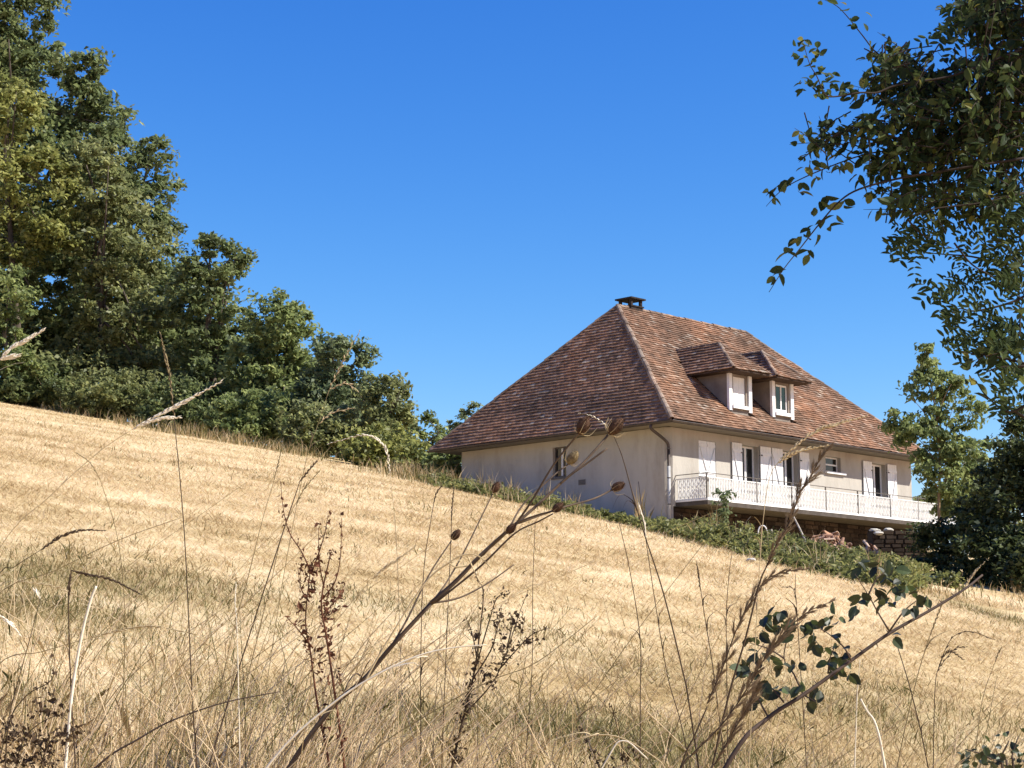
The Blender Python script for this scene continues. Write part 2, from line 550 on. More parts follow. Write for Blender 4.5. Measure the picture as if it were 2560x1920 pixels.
def make_ground():
    ys = np.concatenate([np.linspace(-60, 4, 20), np.linspace(4.4, 30, 150)[0:], np.linspace(30.3, 100, 190), np.linspace(104, 420, 50)])
    xs = np.concatenate([np.linspace(-400, -32, 30), np.linspace(-31.5, 31.5, 190), np.linspace(32, 400, 30)])
    XX, YY = np.meshgrid(xs, ys)
    ZZ = ground(XX, YY)
    nx, ny = len(xs), len(ys)
    V = np.stack([XX, YY, ZZ], -1).reshape(-1, 3)
    idx = np.arange(nx * ny).reshape(ny, nx)
    F = np.stack([idx[:-1, :-1], idx[:-1, 1:], idx[1:, 1:], idx[1:, :-1]], -1).reshape(-1, 4)
    me = bpy.data.meshes.new('ground')
    me.vertices.add(len(V))
    me.vertices.foreach_set('co', V.reshape(-1).astype(np.float32))
    me.loops.add(F.size)
    me.loops.foreach_set('vertex_index', F.reshape(-1).astype(np.int32))
    me.polygons.add(len(F))
    me.polygons.foreach_set('loop_start', np.arange(0, F.size, 4, dtype=np.int32))
    me.polygons.foreach_set('use_smooth', np.ones(len(F), bool))
    a = me.attributes.new('zone', 'FLOAT', 'POINT')
    a.data.foreach_set('value', zone(XX, YY).reshape(-1).astype(np.float32))
    a = me.attributes.new('streak', 'FLOAT', 'POINT')
    a.data.foreach_set('value', streak(XX, YY).reshape(-1).astype(np.float32))
    me.update(calc_edges=True)
    m, nt, b = mat_new('dry_meadow', 0.95, 0.08)
    g = nt.nodes.new('ShaderNodeNewGeometry')
    n = noise_node(nt, 3.2, 8, g.outputs['Position'], 0.72)
    n2 = noise_node(nt, 26, 5, g.outputs['Position'], 0.7)
    at_ = nt.nodes.new('ShaderNodeAttribute')
    at_.attribute_name = 'streak'
    ad = nt.nodes.new('ShaderNodeMath')
    ad.operation = 'ADD'
    nt.links.new(n.outputs[0], ad.inputs[0])
    nt.links.new(n2.outputs[0], ad.inputs[1])
    ad2 = nt.nodes.new('ShaderNodeMath')
    ad2.operation = 'ADD'
    nt.links.new(ad.outputs[0], ad2.inputs[0])
    nt.links.new(at_.outputs['Fac'], ad2.inputs[1])
    dv = nt.nodes.new('ShaderNodeMath')
    dv.operation = 'DIVIDE'
    dv.inputs[1].default_value = 3.0
    nt.links.new(ad2.outputs[0], dv.inputs[0])
    r1 = ramp(nt, [(0.38, (0.27, 0.18, 0.07)), (0.46, (0.46, 0.33, 0.155)), (0.54, (0.64, 0.495, 0.275)), (0.62, (0.75, 0.61, 0.39))])
    r2 = ramp(nt, [(0.36, (0.11, 0.105, 0.040)), (0.5, (0.23, 0.185, 0.075)), (0.62, (0.40, 0.31, 0.145))])
    nt.links.new(dv.outputs[0], r1.inputs[0])
    nt.links.new(dv.outputs[0], r2.inputs[0])
    zn = nt.nodes.new('ShaderNodeAttribute')
    zn.attribute_name = 'zone'
    mx = nt.nodes.new('ShaderNodeMix')
    mx.data_type = 'RGBA'
    nt.links.new(zn.outputs['Fac'], mx.inputs[0])
    nt.links.new(r1.outputs[0], mx.inputs[6])
    nt.links.new(r2.outputs[0], mx.inputs[7])
    nt.links.new(mx.outputs[2], b.inputs['Base Color'])
    bump(nt, b, ad.outputs[0], 0.6, 0.05)
    o = link('meadow', me, m)
    o['kind'] = 'structure'


make_ground()


# ------------------------------------------------------------------ blades (three-point or bent blades as polygons)
def blades(name, X, Y, L, Wd, lean, rnd, bend=True, lift=0.0):
    n = len(X)
    Z = ground(X, Y) + lift
    P = np.stack([X, Y, Z], -1)
    az = rng.random(n) * 2 * np.pi
    dh = np.stack([np.cos(az), np.sin(az), np.zeros(n)], -1)
    d = dh * np.sin(lean)[:, None] + np.array([0, 0, 1.0]) * np.cos(lean)[:, None]
    az2 = rng.random(n) * np.pi
    s = np.stack([np.cos(az2), np.sin(az2) * 0.4, np.zeros(n)], -1) * Wd[:, None] * 0.5
    tip = P + d * L[:, None]
    if bend:
        midp = P + d * L[:, None] * 0.55
        tip = tip + dh * (L * 0.25 * rng.random(n))[:, None] - np.array([0, 0, 1.0]) * (L * 0.12)[:, None]
        V = np.stack([P - s, P + s, midp + s * 0.7, tip, midp - s * 0.7], 1)
    else:
        V = np.stack([P - s, P + s, tip], 1)
    return np_mesh(name, V, V.shape[1], {'rnd': rnd})


def field_cover():
    # stubble and lying hay, thinning out with distance
    N = 300000
    u = rng.random(N)
    Y = 7.0 * (92 / 7.0) ** (u ** 0.9)
    X = (rng.random(N) * 2 - 1) * (Y * 0.30 + 0.6)
    keep = (edge_dist(X, Y) < 0.5)
    X, Y = X[keep], Y[keep]
    z = zone(X, Y)
    st = streak(X, Y)
    n = len(X)
    green = rng.random(n) < z * 0.88
    L = (0.05 + 0.10 * rng.random(n)) * np.where(green, 1.05, 1.0) * np.clip(Y / 26, 0.75, 1.25)
    lean = np.where(green, 0.25 + rng.random(n) * 0.9, 0.75 + rng.random(n) * 0.8)
    Wd = (0.006 + 0.005 * rng.random(n)) * np.clip(Y / 13, 0.85, 4.0)
    gold = 0.14 * (1 - sstep(14, 34, Y))
    r = np.where(green, 0.04 + rng.random(n) * 0.38, np.clip(0.58 - gold + 1.45 * (st - 0.5) + 0.45 * rng.random(n), 0.34, 1))
    o = link('cut_grass', blades('cut_grass', X, Y, L, Wd, lean, r, bend=False), M['straw'])
    o['kind'] = 'stuff'
    # tussocks left by the mower: many near the camera, small ones far up the slope
    CX, CY, CH_, CN, CG = [], [], [], [], []
    for k in range(2300):
        Y = 6.2 * (46 / 6.2) ** (random.random() ** 1.25)
        X = random.uniform(-1, 1) * (Y * .30 + .4)
        if edge_dist(np.array([X]), np.array([Y]))[0] > -.5: continue
        zz = float(zone(np.array([X]), np.array([Y]))[0])
        if random.random() > .22 + 1.1 * zz and Y > 9.0: continue
        near = 1 - min(1, max(0, (Y - 8.5) / 6))
        CX.append(X)
        CY.append(Y)
        CH_.append(random.uniform(.05, .11) + near * random.uniform(.03, .24) * random.random())
        CN.append(int(14 + 26 * near))
        CG.append(random.random() < .14 + 1.0 * zz)
    idx = np.repeat(np.arange(len(CX)), CN)
    n = len(idx)
    H = np.array(CH_)[idx]
    rad = H * .55 + .03
    X = np.array(CX)[idx] + rng.normal(size=n) * rad
    Y = np.array(CY)[idx] + rng.normal(size=n) * rad
    tone = np.where(np.array(CG), .02 + .22 * rng.random(len(CX)), .42 + .5 * rng.random(len(CX)))[idx]
    L = H * (.5 + 1.0 * rng.random(n))
    Wd = (.0035 + .0035 * rng.random(n)) * np.clip(np.array(CY)[idx] / 11, 1, 3)
    o = link('uncut_grass', blades('uncut_grass', X, Y, L, Wd, .1 + rng.random(n) ** 1.1 * .95, np.clip(tone + rng.normal(0, .12, n), 0, 1)), M['straw'])
    o['kind'] = 'stuff'
    # loose straw lying about, pale
    N = 26000
    Y = 6.5 * (60 / 6.5) ** rng.random(N)
    X = (rng.random(N) * 2 - 1) * (Y * 0.30 + 0.5)
    k = (edge_dist(X, Y) < -.3) & (rng.random(N) < sstep(.40, .62, fbm(X * .8 + 50, Y * .5, 4)))
    X, Y = X[k], Y[k]
    n = len(X)
    o = link('loose_straw', blades('loose_straw', X, Y, (.10 + .16 * rng.random(n)) * np.clip(Y / 20, .8, 1.6), (.004 + .004 * rng.random(n)) * np.clip(Y / 11, .9, 3.2), 1.25 + .3 * rng.random(n),
                                   .72 + .28 * rng.random(n), bend=False, lift=.05), M['straw'])
    o['kind'] = 'stuff'
    # rank dry grass along the upper edge of the field
    N = 16000
    t = rng.random(N) * (len(BL) - 1.001)
    i = t.astype(int)
    f = (t - i)[:, None]
    P = BL[i] * (1 - f) + BL[i + 1] * f
    off = rng.normal(0.6, 0.7, N)
    tx = BL[i + 1] - BL[i]
    nn = np.stack([-tx[:, 1], tx[:, 0]], -1)
    nn = nn / np.linalg.norm(nn, axis=1)[:, None]
    P = P + nn * off[:, None]
    X, Y = P[:, 0], P[:, 1]
    left = 1 - sstep(-2, 3, X)
    clump = fbm(X * 0.5 + 7, Y * 0.5, 3)
    k = rng.random(N) < (0.35 + 0.65 * left) * sstep(0.32, 0.6, clump)
    X, Y, left, clump = X[k], Y[k], left[k], clump[k]
    n = len(X)
    L = (0.2 + 0.75 * rng.random(n) ** 1.6) * (0.40 + 0.5 * left) * (0.4 + clump)
    o = link('edge_grass', blades('edge_grass', X, Y, L, 0.016 + 0.018 * rng.random(n), rng.random(n) ** 1.5 * 0.7,
                                  np.where(rng.random(n) < 0.5, 0.22 * rng.random(n), 0.4 + 0.55 * rng.random(n))), M['straw'])
    o['kind'] = 'stuff'


field_cover()

# ------------------------------------------------------------------ house
HZ = 3.3
HO = Vector((5.326, 61.909, HZ))
HYAW = math.atan2(0.705, 0.709)
OFF = (0, 0, HZ)
EZ, RZ = 8.469, 13.762           # eave and ridge height
EX0, EX1, EY0, EY1 = -0.771, 15.10, -0.82, 11.16
RX0, RX1, RYC = 3.256, 10.99, 5.170
WX1, WY1, WTOP = 14.80, 10.26, 8.37
CH = 0.20                        # chamfered near corner
house = empty('house', HO, 'large pale rendered house with a brown tiled hip roof, two dormers and a long balcony', 'house', rz=HYAW)


def HB(): return MB(OFF)


def wall_with_holes(mb, a0, a1, z0, z1, holes, P, depth):
    xs = sorted({a0, a1, *[h[0] for h in holes], *[h[1] for h in holes]})
    zs = sorted({z0, z1, *[h[2] for h in holes], *[h[3] for h in holes]})
    for i in range(len(xs) - 1):
        for j in range(len(zs) - 1):
            cx, cz = (xs[i] + xs[i + 1]) / 2, (zs[j] + zs[j + 1]) / 2
            if any(h[0] < cx < h[1] and h[2] < cz < h[3] for h in holes): continue
            mb.quad(P(xs[i], 0, zs[j]), P(xs[i + 1], 0, zs[j]), P(xs[i + 1], 0, zs[j + 1]), P(xs[i], 0, zs[j + 1]))
    for h in holes:
        c = [(h[0], h[2]), (h[1], h[2]), (h[1], h[3]), (h[0], h[3])]
        for k in range(4):
            (xa, za), (xb, zb) = c[k], c[(k + 1) % 4]
            mb.quad(P(xa, 0, za), P(xb, 0, zb), P(xb, depth, zb), P(xa, depth, za))


PL = lambda a, d, z: (a, d, z)           # long facade
PG = lambda a, d, z: (d, a, z)           # gable facade
DOORS = [(3.95, 4.95), (6.34, 7.32), (12.02, 13.02)]
FZ = 5.80                                # balcony floor level
longholes = [(a, b, FZ + 0.04, 8.10) for a, b in DOORS] + [(9.05, 10.02, 7.55, 8.12), (1.60, 2.54, 6.80, 8.06)]
w = HB()
wall_with_holes(w, CH, WX1, 5.67, WTOP, longholes, PL, 0.30)
wall_with_holes(w, CH, WY1, 3.0, WTOP, [(4.80, 5.47, 7.03, 8.12)], PG, 0.22)
w.quad((0, CH, 3.0), (CH, 0, 3.0), (CH, 0, WTOP), (0, CH, WTOP))
w.quad((WX1, 0, 3.0), (WX1, WY1, 3.0), (WX1, WY1, WTOP), (WX1, 0, WTOP))
w.quad((0, WY1, 3.0), (WX1, WY1, 3.0), (WX1, WY1, WTOP), (0, WY1, WTOP))
w.build('wall', M['stucco'], house)

# stone basement: dark mortar sheet with openings, stones standing proud of it
bh = [(6.30, 7.25, 3.0, 5.08), (9.13, 10.10, 4.60, 5.07), (11.43, 12.80, 3.0, 4.98)]
w = HB()
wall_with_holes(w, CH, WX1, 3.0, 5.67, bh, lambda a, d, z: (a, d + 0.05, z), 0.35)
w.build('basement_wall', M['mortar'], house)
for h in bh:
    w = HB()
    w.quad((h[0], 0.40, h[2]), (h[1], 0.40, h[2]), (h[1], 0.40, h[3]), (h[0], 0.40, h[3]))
    w.build('basement_opening', M['unlit_room'], house)  # flat dark sheet stands for the unlit cellar behind


def stone_mesh(seed):
    r = random.Random(seed)
    mb = MB()
    j = lambda: r.uniform(-0.06, 0.06)
    fr = [(-.5 + j(), -1 - r.random() * .5, -.5 + j()), (.5 + j(), -1 - r.random() * .5, -.5 + j()), (.5 + j(), -1 - r.random() * .5, .5 + j()), (-.5 + j(), -1 - r.random() * .5, .5 + j())]
    c = 0.86
    fr = [(x * c, y, z * c) for x, y, z in fr]
    bk = [(-.5, 0, -.5), (.5, 0, -.5), (.5, 0, .5), (-.5, 0, .5)]
    mb.add(bk + fr, ((4, 5, 6, 7), (0, 1, 5, 4), (1, 2, 6, 5), (2, 3, 7, 6), (3, 0, 4, 7)))
    me = mb.mesh('stone')
    me.materials.append(M['stone'])
    return me


STONES = [stone_mesh(i) for i in range(8)]


def lay_stones(parent, a0, a1, z0, z1, holes, place, hmin=0.10, hmax=0.17, lmin=0.25, lmax=0.6, limit=300):
    z, cnt = z1, 0
    extra = []
    while z > z0 + 0.03:
        h = random.uniform(hmin, hmax)
        a = a0 + random.uniform(0, 0.02)
        while a < a1 - 0.05:
            L = min(random.uniform(lmin, lmax), a1 - a)
            ca, cz = a + L / 2, z - h / 2
            if not any(q[0] - L * .42 < ca < q[1] + L * .42 and q[2] - h * .3 < cz < q[3] + h * .4 for q in holes):
                if cnt < limit:
                    o = link('stone', random.choice(STONES), None, parent)
                    o.location, o.rotation_euler = place(ca, cz)
                    o.scale = (max(.05, L - 0.025), random.uniform(.02, .045), h - 0.02)
                    cnt += 1
            a += L
        z -= h
    return cnt


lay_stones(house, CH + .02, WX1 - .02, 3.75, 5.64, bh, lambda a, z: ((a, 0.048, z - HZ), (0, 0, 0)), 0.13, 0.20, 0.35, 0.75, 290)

# roof deck, soffit, gutters
d = HB()
dz = 0.07
e00, e10, e11, e01 = (EX0, EY0, EZ - dz), (EX1, EY0, EZ - dz), (EX1, EY1, EZ - dz), (EX0, EY1, EZ - dz)
ra, rb = (RX0, RYC, RZ - dz), (RX1, RYC, RZ - dz)
d.quad(e00, e10, rb, ra)
d.tri(e01, e00, ra)
d.quad(e11, e01, ra, rb)
d.tri(e10, e11, rb)
roof = d.build('roof', M['deck'], house)
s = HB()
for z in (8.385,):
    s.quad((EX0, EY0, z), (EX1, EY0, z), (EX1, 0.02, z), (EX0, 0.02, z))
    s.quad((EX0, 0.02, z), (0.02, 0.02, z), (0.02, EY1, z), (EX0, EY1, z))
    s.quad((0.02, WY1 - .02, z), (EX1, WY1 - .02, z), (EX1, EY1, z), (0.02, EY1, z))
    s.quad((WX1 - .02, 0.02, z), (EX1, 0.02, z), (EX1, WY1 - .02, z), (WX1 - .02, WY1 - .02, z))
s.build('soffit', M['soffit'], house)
s = HB()
fz0, fz1 = 8.36, 8.445
s.bar((EX0 - .012, EY0 - .012, (fz0 + fz1) / 2), (EX1 + .012, EY0 - .012, (fz0 + fz1) / 2), 0.024, fz1 - fz0)
s.bar((EX0 - .012, EY0 + .002, (fz0 + fz1) / 2), (EX0 - .012, EY1, (fz0 + fz1) / 2), 0.024, fz1 - fz0)
s.bar((EX1 + .012, EY0 + .002, (fz0 + fz1) / 2), (EX1 + .012, EY1, (fz0 + fz1) / 2), 0.024, fz1 - fz0)
s.build('fascia', M['gutter'], house)


def gutter(a, b, out):
    mb = HB()
    a, b, out = np.array(a), np.array(b), np.array(out)
    prof = [(0.0, 0.02)] + [(0.050 - 0.050 * math.cos(t), -0.075 * math.sin(t)) for t in np.linspace(0.15, math.pi - .1, 6)] + [(0.104, 0.0), (0.112, 0.006), (0.108, -0.012)]
    n = len(prof)
    pts = [p + out * (x + 0.026) + np.array([0, 0, y]) for p in (a, b) for x, y in prof]
    mb.add(pts, [(i, i + 1, n + i + 1, n + i) for i in range(n - 1)])
    mb.build('gutter', M['gutter'], house, smooth=True)


GZ_ = 8.43
gutter((EX0 - .115, EY0, GZ_), (EX1 + .1, EY0, GZ_), (0, -1.0, 0))
gutter((EX0, EY0 - .115, GZ_ + .003), (EX0, EY1 + .1, GZ_ + .003), (-1.0, 0, 0))
gutter((EX1, EY0 - .1, GZ_ + .003), (EX1, EY1 + .1, GZ_ + .003), (1.0, 0, 0))

p = HB()
p.tube(smoothline([(EX0 - .05, 0.06, 8.36), (EX0 - .05, 0.06, 8.22), (-0.30, 0.05, 7.98), (-0.02, 0.03, 7.80), (0.025, 0.028, 7.60)], 4), 0.052, 9)
p.tube([(0.025, 0.028, 7.60), (0.025, 0.028, 4.6)], 0.050, 9)
pipe = p.build('downpipe', M['gutter'], house, smooth=True)
p = HB()
for z in (7.6, 6.6, 5.7): p.tube([(0.025, 0.028, z), (0.025, 0.028, z + .04)], 0.064, 9)
p.build('pipe_clip', M['dark_iron'], pipe)
p = HB()
p.tube([(0.025, 0.028, 7.02), (0.025, 0.028, 4.55)], 0.0585, 9)
p.build('pipe_sunlit_shell', M['pipe_sunlit'], pipe, smooth=True)  # paler shell: sunlight on the lower pipe is painted by its colour

# ---- tiles
TILE_G, TILE_W, TILE_T = 0.165, 0.19, 0.024


def unit_tile():
    mb = MB()
    L, T, W_ = TILE_G * 1.45, TILE_T, TILE_W * 0.97
    # x across, y upslope, z out; slight crosswise camber in the lower edge
    pts = []
    for z0 in (0, 1):
        for (y, lift) in ((0, 0.038), (L, -0.012)):
            for x in (-.5, 0, .5):
                pts.append((x * W_, y, lift + z0 * T + (0.004 if x == 0 else 0)))
    mb.add(pts, ((6, 7, 10, 9), (7, 8, 11, 10), (0, 1, 7, 6), (1, 2, 8, 7), (2, 5, 11, 8), (3, 0, 6, 9)))
    return mb


UT = unit_tile()
UTV = np.array(UT.v)
tile_me = UT.mesh('roof_tile')
tile_me.materials.append(M['tile'])
singles, rest_v, rest_f, rest_r = [], [], [], []


def tile_face(P0, P1, Q0, Q1, skip=None, store=None, single_ok=True, gauge=TILE_G):
    """trapezoid: eave from P0 to P1, top from Q0 to Q1 (house coordinates)"""
    P0, P1, Q0, Q1 = [np.array(q, float) for q in (P0, P1, Q0, Q1)]
    u = (P1 - P0) / np.linalg.norm(P1 - P0)
    v = (Q0 - P0) - np.dot(Q0 - P0, u) * u
    V = np.linalg.norm(v)
    v /= V
    n = np.cross(u, v)
    if n[2] < 0: n = -n
    U0, U1, T0, T1 = 0.0, np.linalg.norm(P1 - P0), np.dot(Q0 - P0, u), np.dot(Q1 - P0, u)
    rows = int(V / gauge) + 1
    for r in range(rows):
        v0 = -0.05 + r * gauge
        if v0 > V - 0.04: break
        vm = min(max(v0, 0), V) / V
        lo, hi = U0 + (T0 - U0) * vm, U1 + (T1 - U1) * vm
        x = math.floor(lo / TILE_W) * TILE_W + (TILE_W / 2 if r % 2 else 0) - TILE_W
        while x < hi + TILE_W:
            cx = x + TILE_W / 2
            x += TILE_W
            if cx + TILE_W / 2 < lo + .02 or cx - TILE_W / 2 > hi - .02: continue
            base = P0 + u * cx + v * v0
            if skip and skip(base + v * 0.07): continue
            a = random.gauss(0, 0.022)
            tilt = random.gauss(0.0, 0.012) + (0.02 if random.random() < .04 else 0)
            ca, sa = math.cos(a), math.sin(a)
            uu, vv = u * ca + v * sa, v * ca - u * sa
            vv2 = vv - n * tilt
            base = base + n * (random.uniform(0, 0.006) + 0.06 * (float(noise2(cx * .45 + P0[0] * 3, v0 * .5 + P0[1])) - .5)) + v * random.gauss(0, 0.008)
            clipped = cx - TILE_W / 2 < lo + .01 or cx + TILE_W / 2 > hi - .01 or v0 + TILE_G * 1.45 > V
            if not clipped and single_ok:
                singles.append((base, uu, vv2, np.cross(uu, vv2)))
                continue
            W_ = base + UTV[:, :1] * uu + UTV[:, 1:2] * vv2 + UTV[:, 2:3] * n
            cu, cv = (W_ - P0) @ u, (W_ - P0) @ v
            cvn = np.minimum(cv, V)
            k = np.clip(cvn, 0, V) / V
            cun = np.clip(cu, U0 + (T0 - U0) * k, U1 + (T1 - U1) * k)
            W_ = W_ + u * (cun - cu)[:, None] + v * (cvn - cv)[:, None]
            put(W_, store)


def put(W_, store=None):
    tgt = store if store is not None else (rest_v, rest_f, rest_r)
    n0 = len(tgt[0]) * 12
    tgt[0].append(W_)
    tgt[1].extend([tuple(i + n0 for i in f) for f in UT.f])
    tgt[2].extend([random.random()] * 12)


def tiles_build(name, store, parent):
    me = bpy.data.meshes.new(name)
    V = np.concatenate(store[0]) - np.array(OFF)
    me.from_pydata([tuple(q) for q in V], [], store[1])
    a = me.attributes.new('rnd', 'FLOAT', 'POINT')
    a.data.foreach_set('value', np.array(store[2], np.float32))
    return link(name, me, M['tile'], parent, 'stuff')


DC = (4.04, 6.54)                         # dormer centres along the front
DW, DEZ, DRZ = 0.62, 10.70, 11.88


def in_dormer(q):
    return any(c - DW - .03 < q[0] < c + DW + .03 and -0.08 < q[1] < 2.4 for c in DC)


tile_face((EX0, EY0, EZ), (EX1, EY0, EZ), (RX0, RYC, RZ), (RX1, RYC, RZ), skip=in_dormer)
tile_face((EX0, EY1, EZ), (EX0, EY0, EZ), (RX0, RYC, RZ), (RX0, RYC, RZ))
tile_face((EX1, EY1, EZ), (EX0, EY1, EZ), (RX1, RYC, RZ), (RX0, RYC, RZ), single_ok=False, gauge=0.30)
tile_face((EX1, EY0, EZ), (EX1, EY1, EZ), (RX1, RYC, RZ), (RX1, RYC, RZ), single_ok=False, gauge=0.30)
HM = Matrix.Translation(HO) @ Matrix.Rotation(HYAW, 4, 'Z')
singles.sort(key=lambda t: (HM @ Vector(t[0] - np.array(OFF))).length)
for i, (base, uu, vv, nn) in enumerate(singles):
    if i < 300:
        o = link('roof_tile', tile_me, None, roof)
        o.matrix_local = Matrix(((uu[0], vv[0], nn[0], base[0]), (uu[1], vv[1], nn[1], base[1]), (uu[2], vv[2], nn[2], base[2] - HZ), (0, 0, 0, 1)))
    else:
        put(base + UTV[:, :1] * uu + UTV[:, 1:2] * vv + UTV[:, 2:3] * nn)
tiles_build('roof_tiling', (rest_v, rest_f, rest_r), roof)


# ---- half-round hip and ridge tiles
def cap_mesh(L=0.40, rad=0.10):
    mb = MB()
    pts, n = [], 7
    for (x, r_) in ((0, rad * 1.08), (L, rad * 0.90)):
        for k in range(n):
            t = math.pi * (k / (n - 1) * 1.1 - 0.05)
            pts.append((x, r_ * math.cos(t), r_ * math.sin(t) * 0.85))
        for k in range(n):
            t = math.pi * (k / (n - 1) * 1.1 - 0.05)
            pts.append((x, (r_ - .02) * math.cos(t), (r_ - .02) * math.sin(t) * 0.85))
    F = []
    for k in range(n - 1):
        F += [(k, k + 1, 2 * n + k + 1, 2 * n + k), (k, n + k, n + k + 1, k + 1)]
    mb.add(pts, F)
    me = mb.mesh('hip_tile')
    me.materials.append(M['hip'])
    return me


CAP = cap_mesh()


def lay_caps(name, a, b, parent, step=0.34, sc=1.0, lift=0.0):
    a, b = np.array(a, float), np.array(b, float)
    d = b - a
    L = np.linalg.norm(d)
    d /= L
    side = np.cross((0, 0, 1), d)
    side /= np.linalg.norm(side)
    upv = np.cross(d, side)
    n = max(1, int(L / (step * sc)))
    for k in range(n):
        q = a + d * (k * L / n) + upv * (lift + random.uniform(-.014, .014)) + side * random.uniform(-.012, .012)
        o = link(name, CAP, None, parent)
        dd = d + side * random.uniform(-.03, .03)
        o.matrix_local = Matrix(((dd[0], side[0], upv[0], q[0]), (dd[1], side[1], upv[1], q[1]), (dd[2], side[2], upv[2], q[2] - HZ), (0, 0, 0, 1))) @ Matrix.Diagonal((sc, sc, sc, 1))


c00, c10, c11, c01 = (EX0, EY0, EZ), (EX1, EY0, EZ), (EX1, EY1, EZ), (EX0, EY1, EZ)
RA, RB = (RX0, RYC, RZ), (RX1, RYC, RZ)
lay_caps('hip_tile', c00, RA, roof)
lay_caps('hip_tile', c01, RA, roof)
lay_caps('hip_tile', c10, RB, roof)
lay_caps('ridge_tile', RA, RB, roof)

# ---- chimney
ch = HB()
cx, cy = RX0 + 0.95, RYC + 0.20
ch.box(cx - .33, cx + .33, cy - .33, cy + .33, 13.2, 13.84)
ch.box(cx - .37, cx + .37, cy - .37, cy + .37, 13.84, 13.89)
chim = ch.build('chimney', M['soot_black'], house)
for sx in (-1, 1):
    for sy in (-1, 1):
        k = HB()
        k.box(cx + sx * .27 - .05, cx + sx * .27 + .05, cy + sy * .27 - .05, cy + sy * .27 + .05, 13.89, 14.13)
        k.build('chimney_leg', M['soot_black'], chim)
k = HB()
k.box(cx - .42, cx + .42, cy - .42, cy + .42, 14.13, 14.19)
k.build('chimney_cap', M['soot_black'], chim)

# ---- dormers
M_MAIN = (RZ - EZ) / (RYC - EY0)
roof_z = lambda y: EZ + (y - EY0) * M_MAIN


def roof_y(z): return EY0 + (z - EZ) / M_MAIN


def shutter_boards(parent, x0, x1, z0, z1, y, nb, brace=1, th=0.03):
    """ledged shutter: separate boards, battens and a diagonal brace on the outer face"""
    wv = (x1 - x0) / nb
    for i in range(nb):
        mb = HB()
        mb.box(x0 + i * wv + .004, x0 + (i + 1) * wv - .004, y, y + th, z0, z1)
        mb.build('board', M['white_paint'], parent)
    for zz in (z0 + (z1 - z0) * .12, z0 + (z1 - z0) * .88):
        mb = HB()
        mb.box(x0 + .015, x1 - .015, y - .022, y - .001, zz - .045, zz + .045)
        mb.build('batten', M['white_paint'], parent)
    if brace:
        mb = HB()
        za, zb = z0 + (z1 - z0) * .12 + .05, z0 + (z1 - z0) * .88 - .05
        xa, xb = (x0 + .05, x1 - .05) if brace > 0 else (x1 - .05, x0 + .05)
        mb.bar((xa, y - .010, zb), (xb, y - .010, za), 0.018, 0.06, upv=(0, -1, 0))
        mb.build('brace', M['white_paint'], parent)


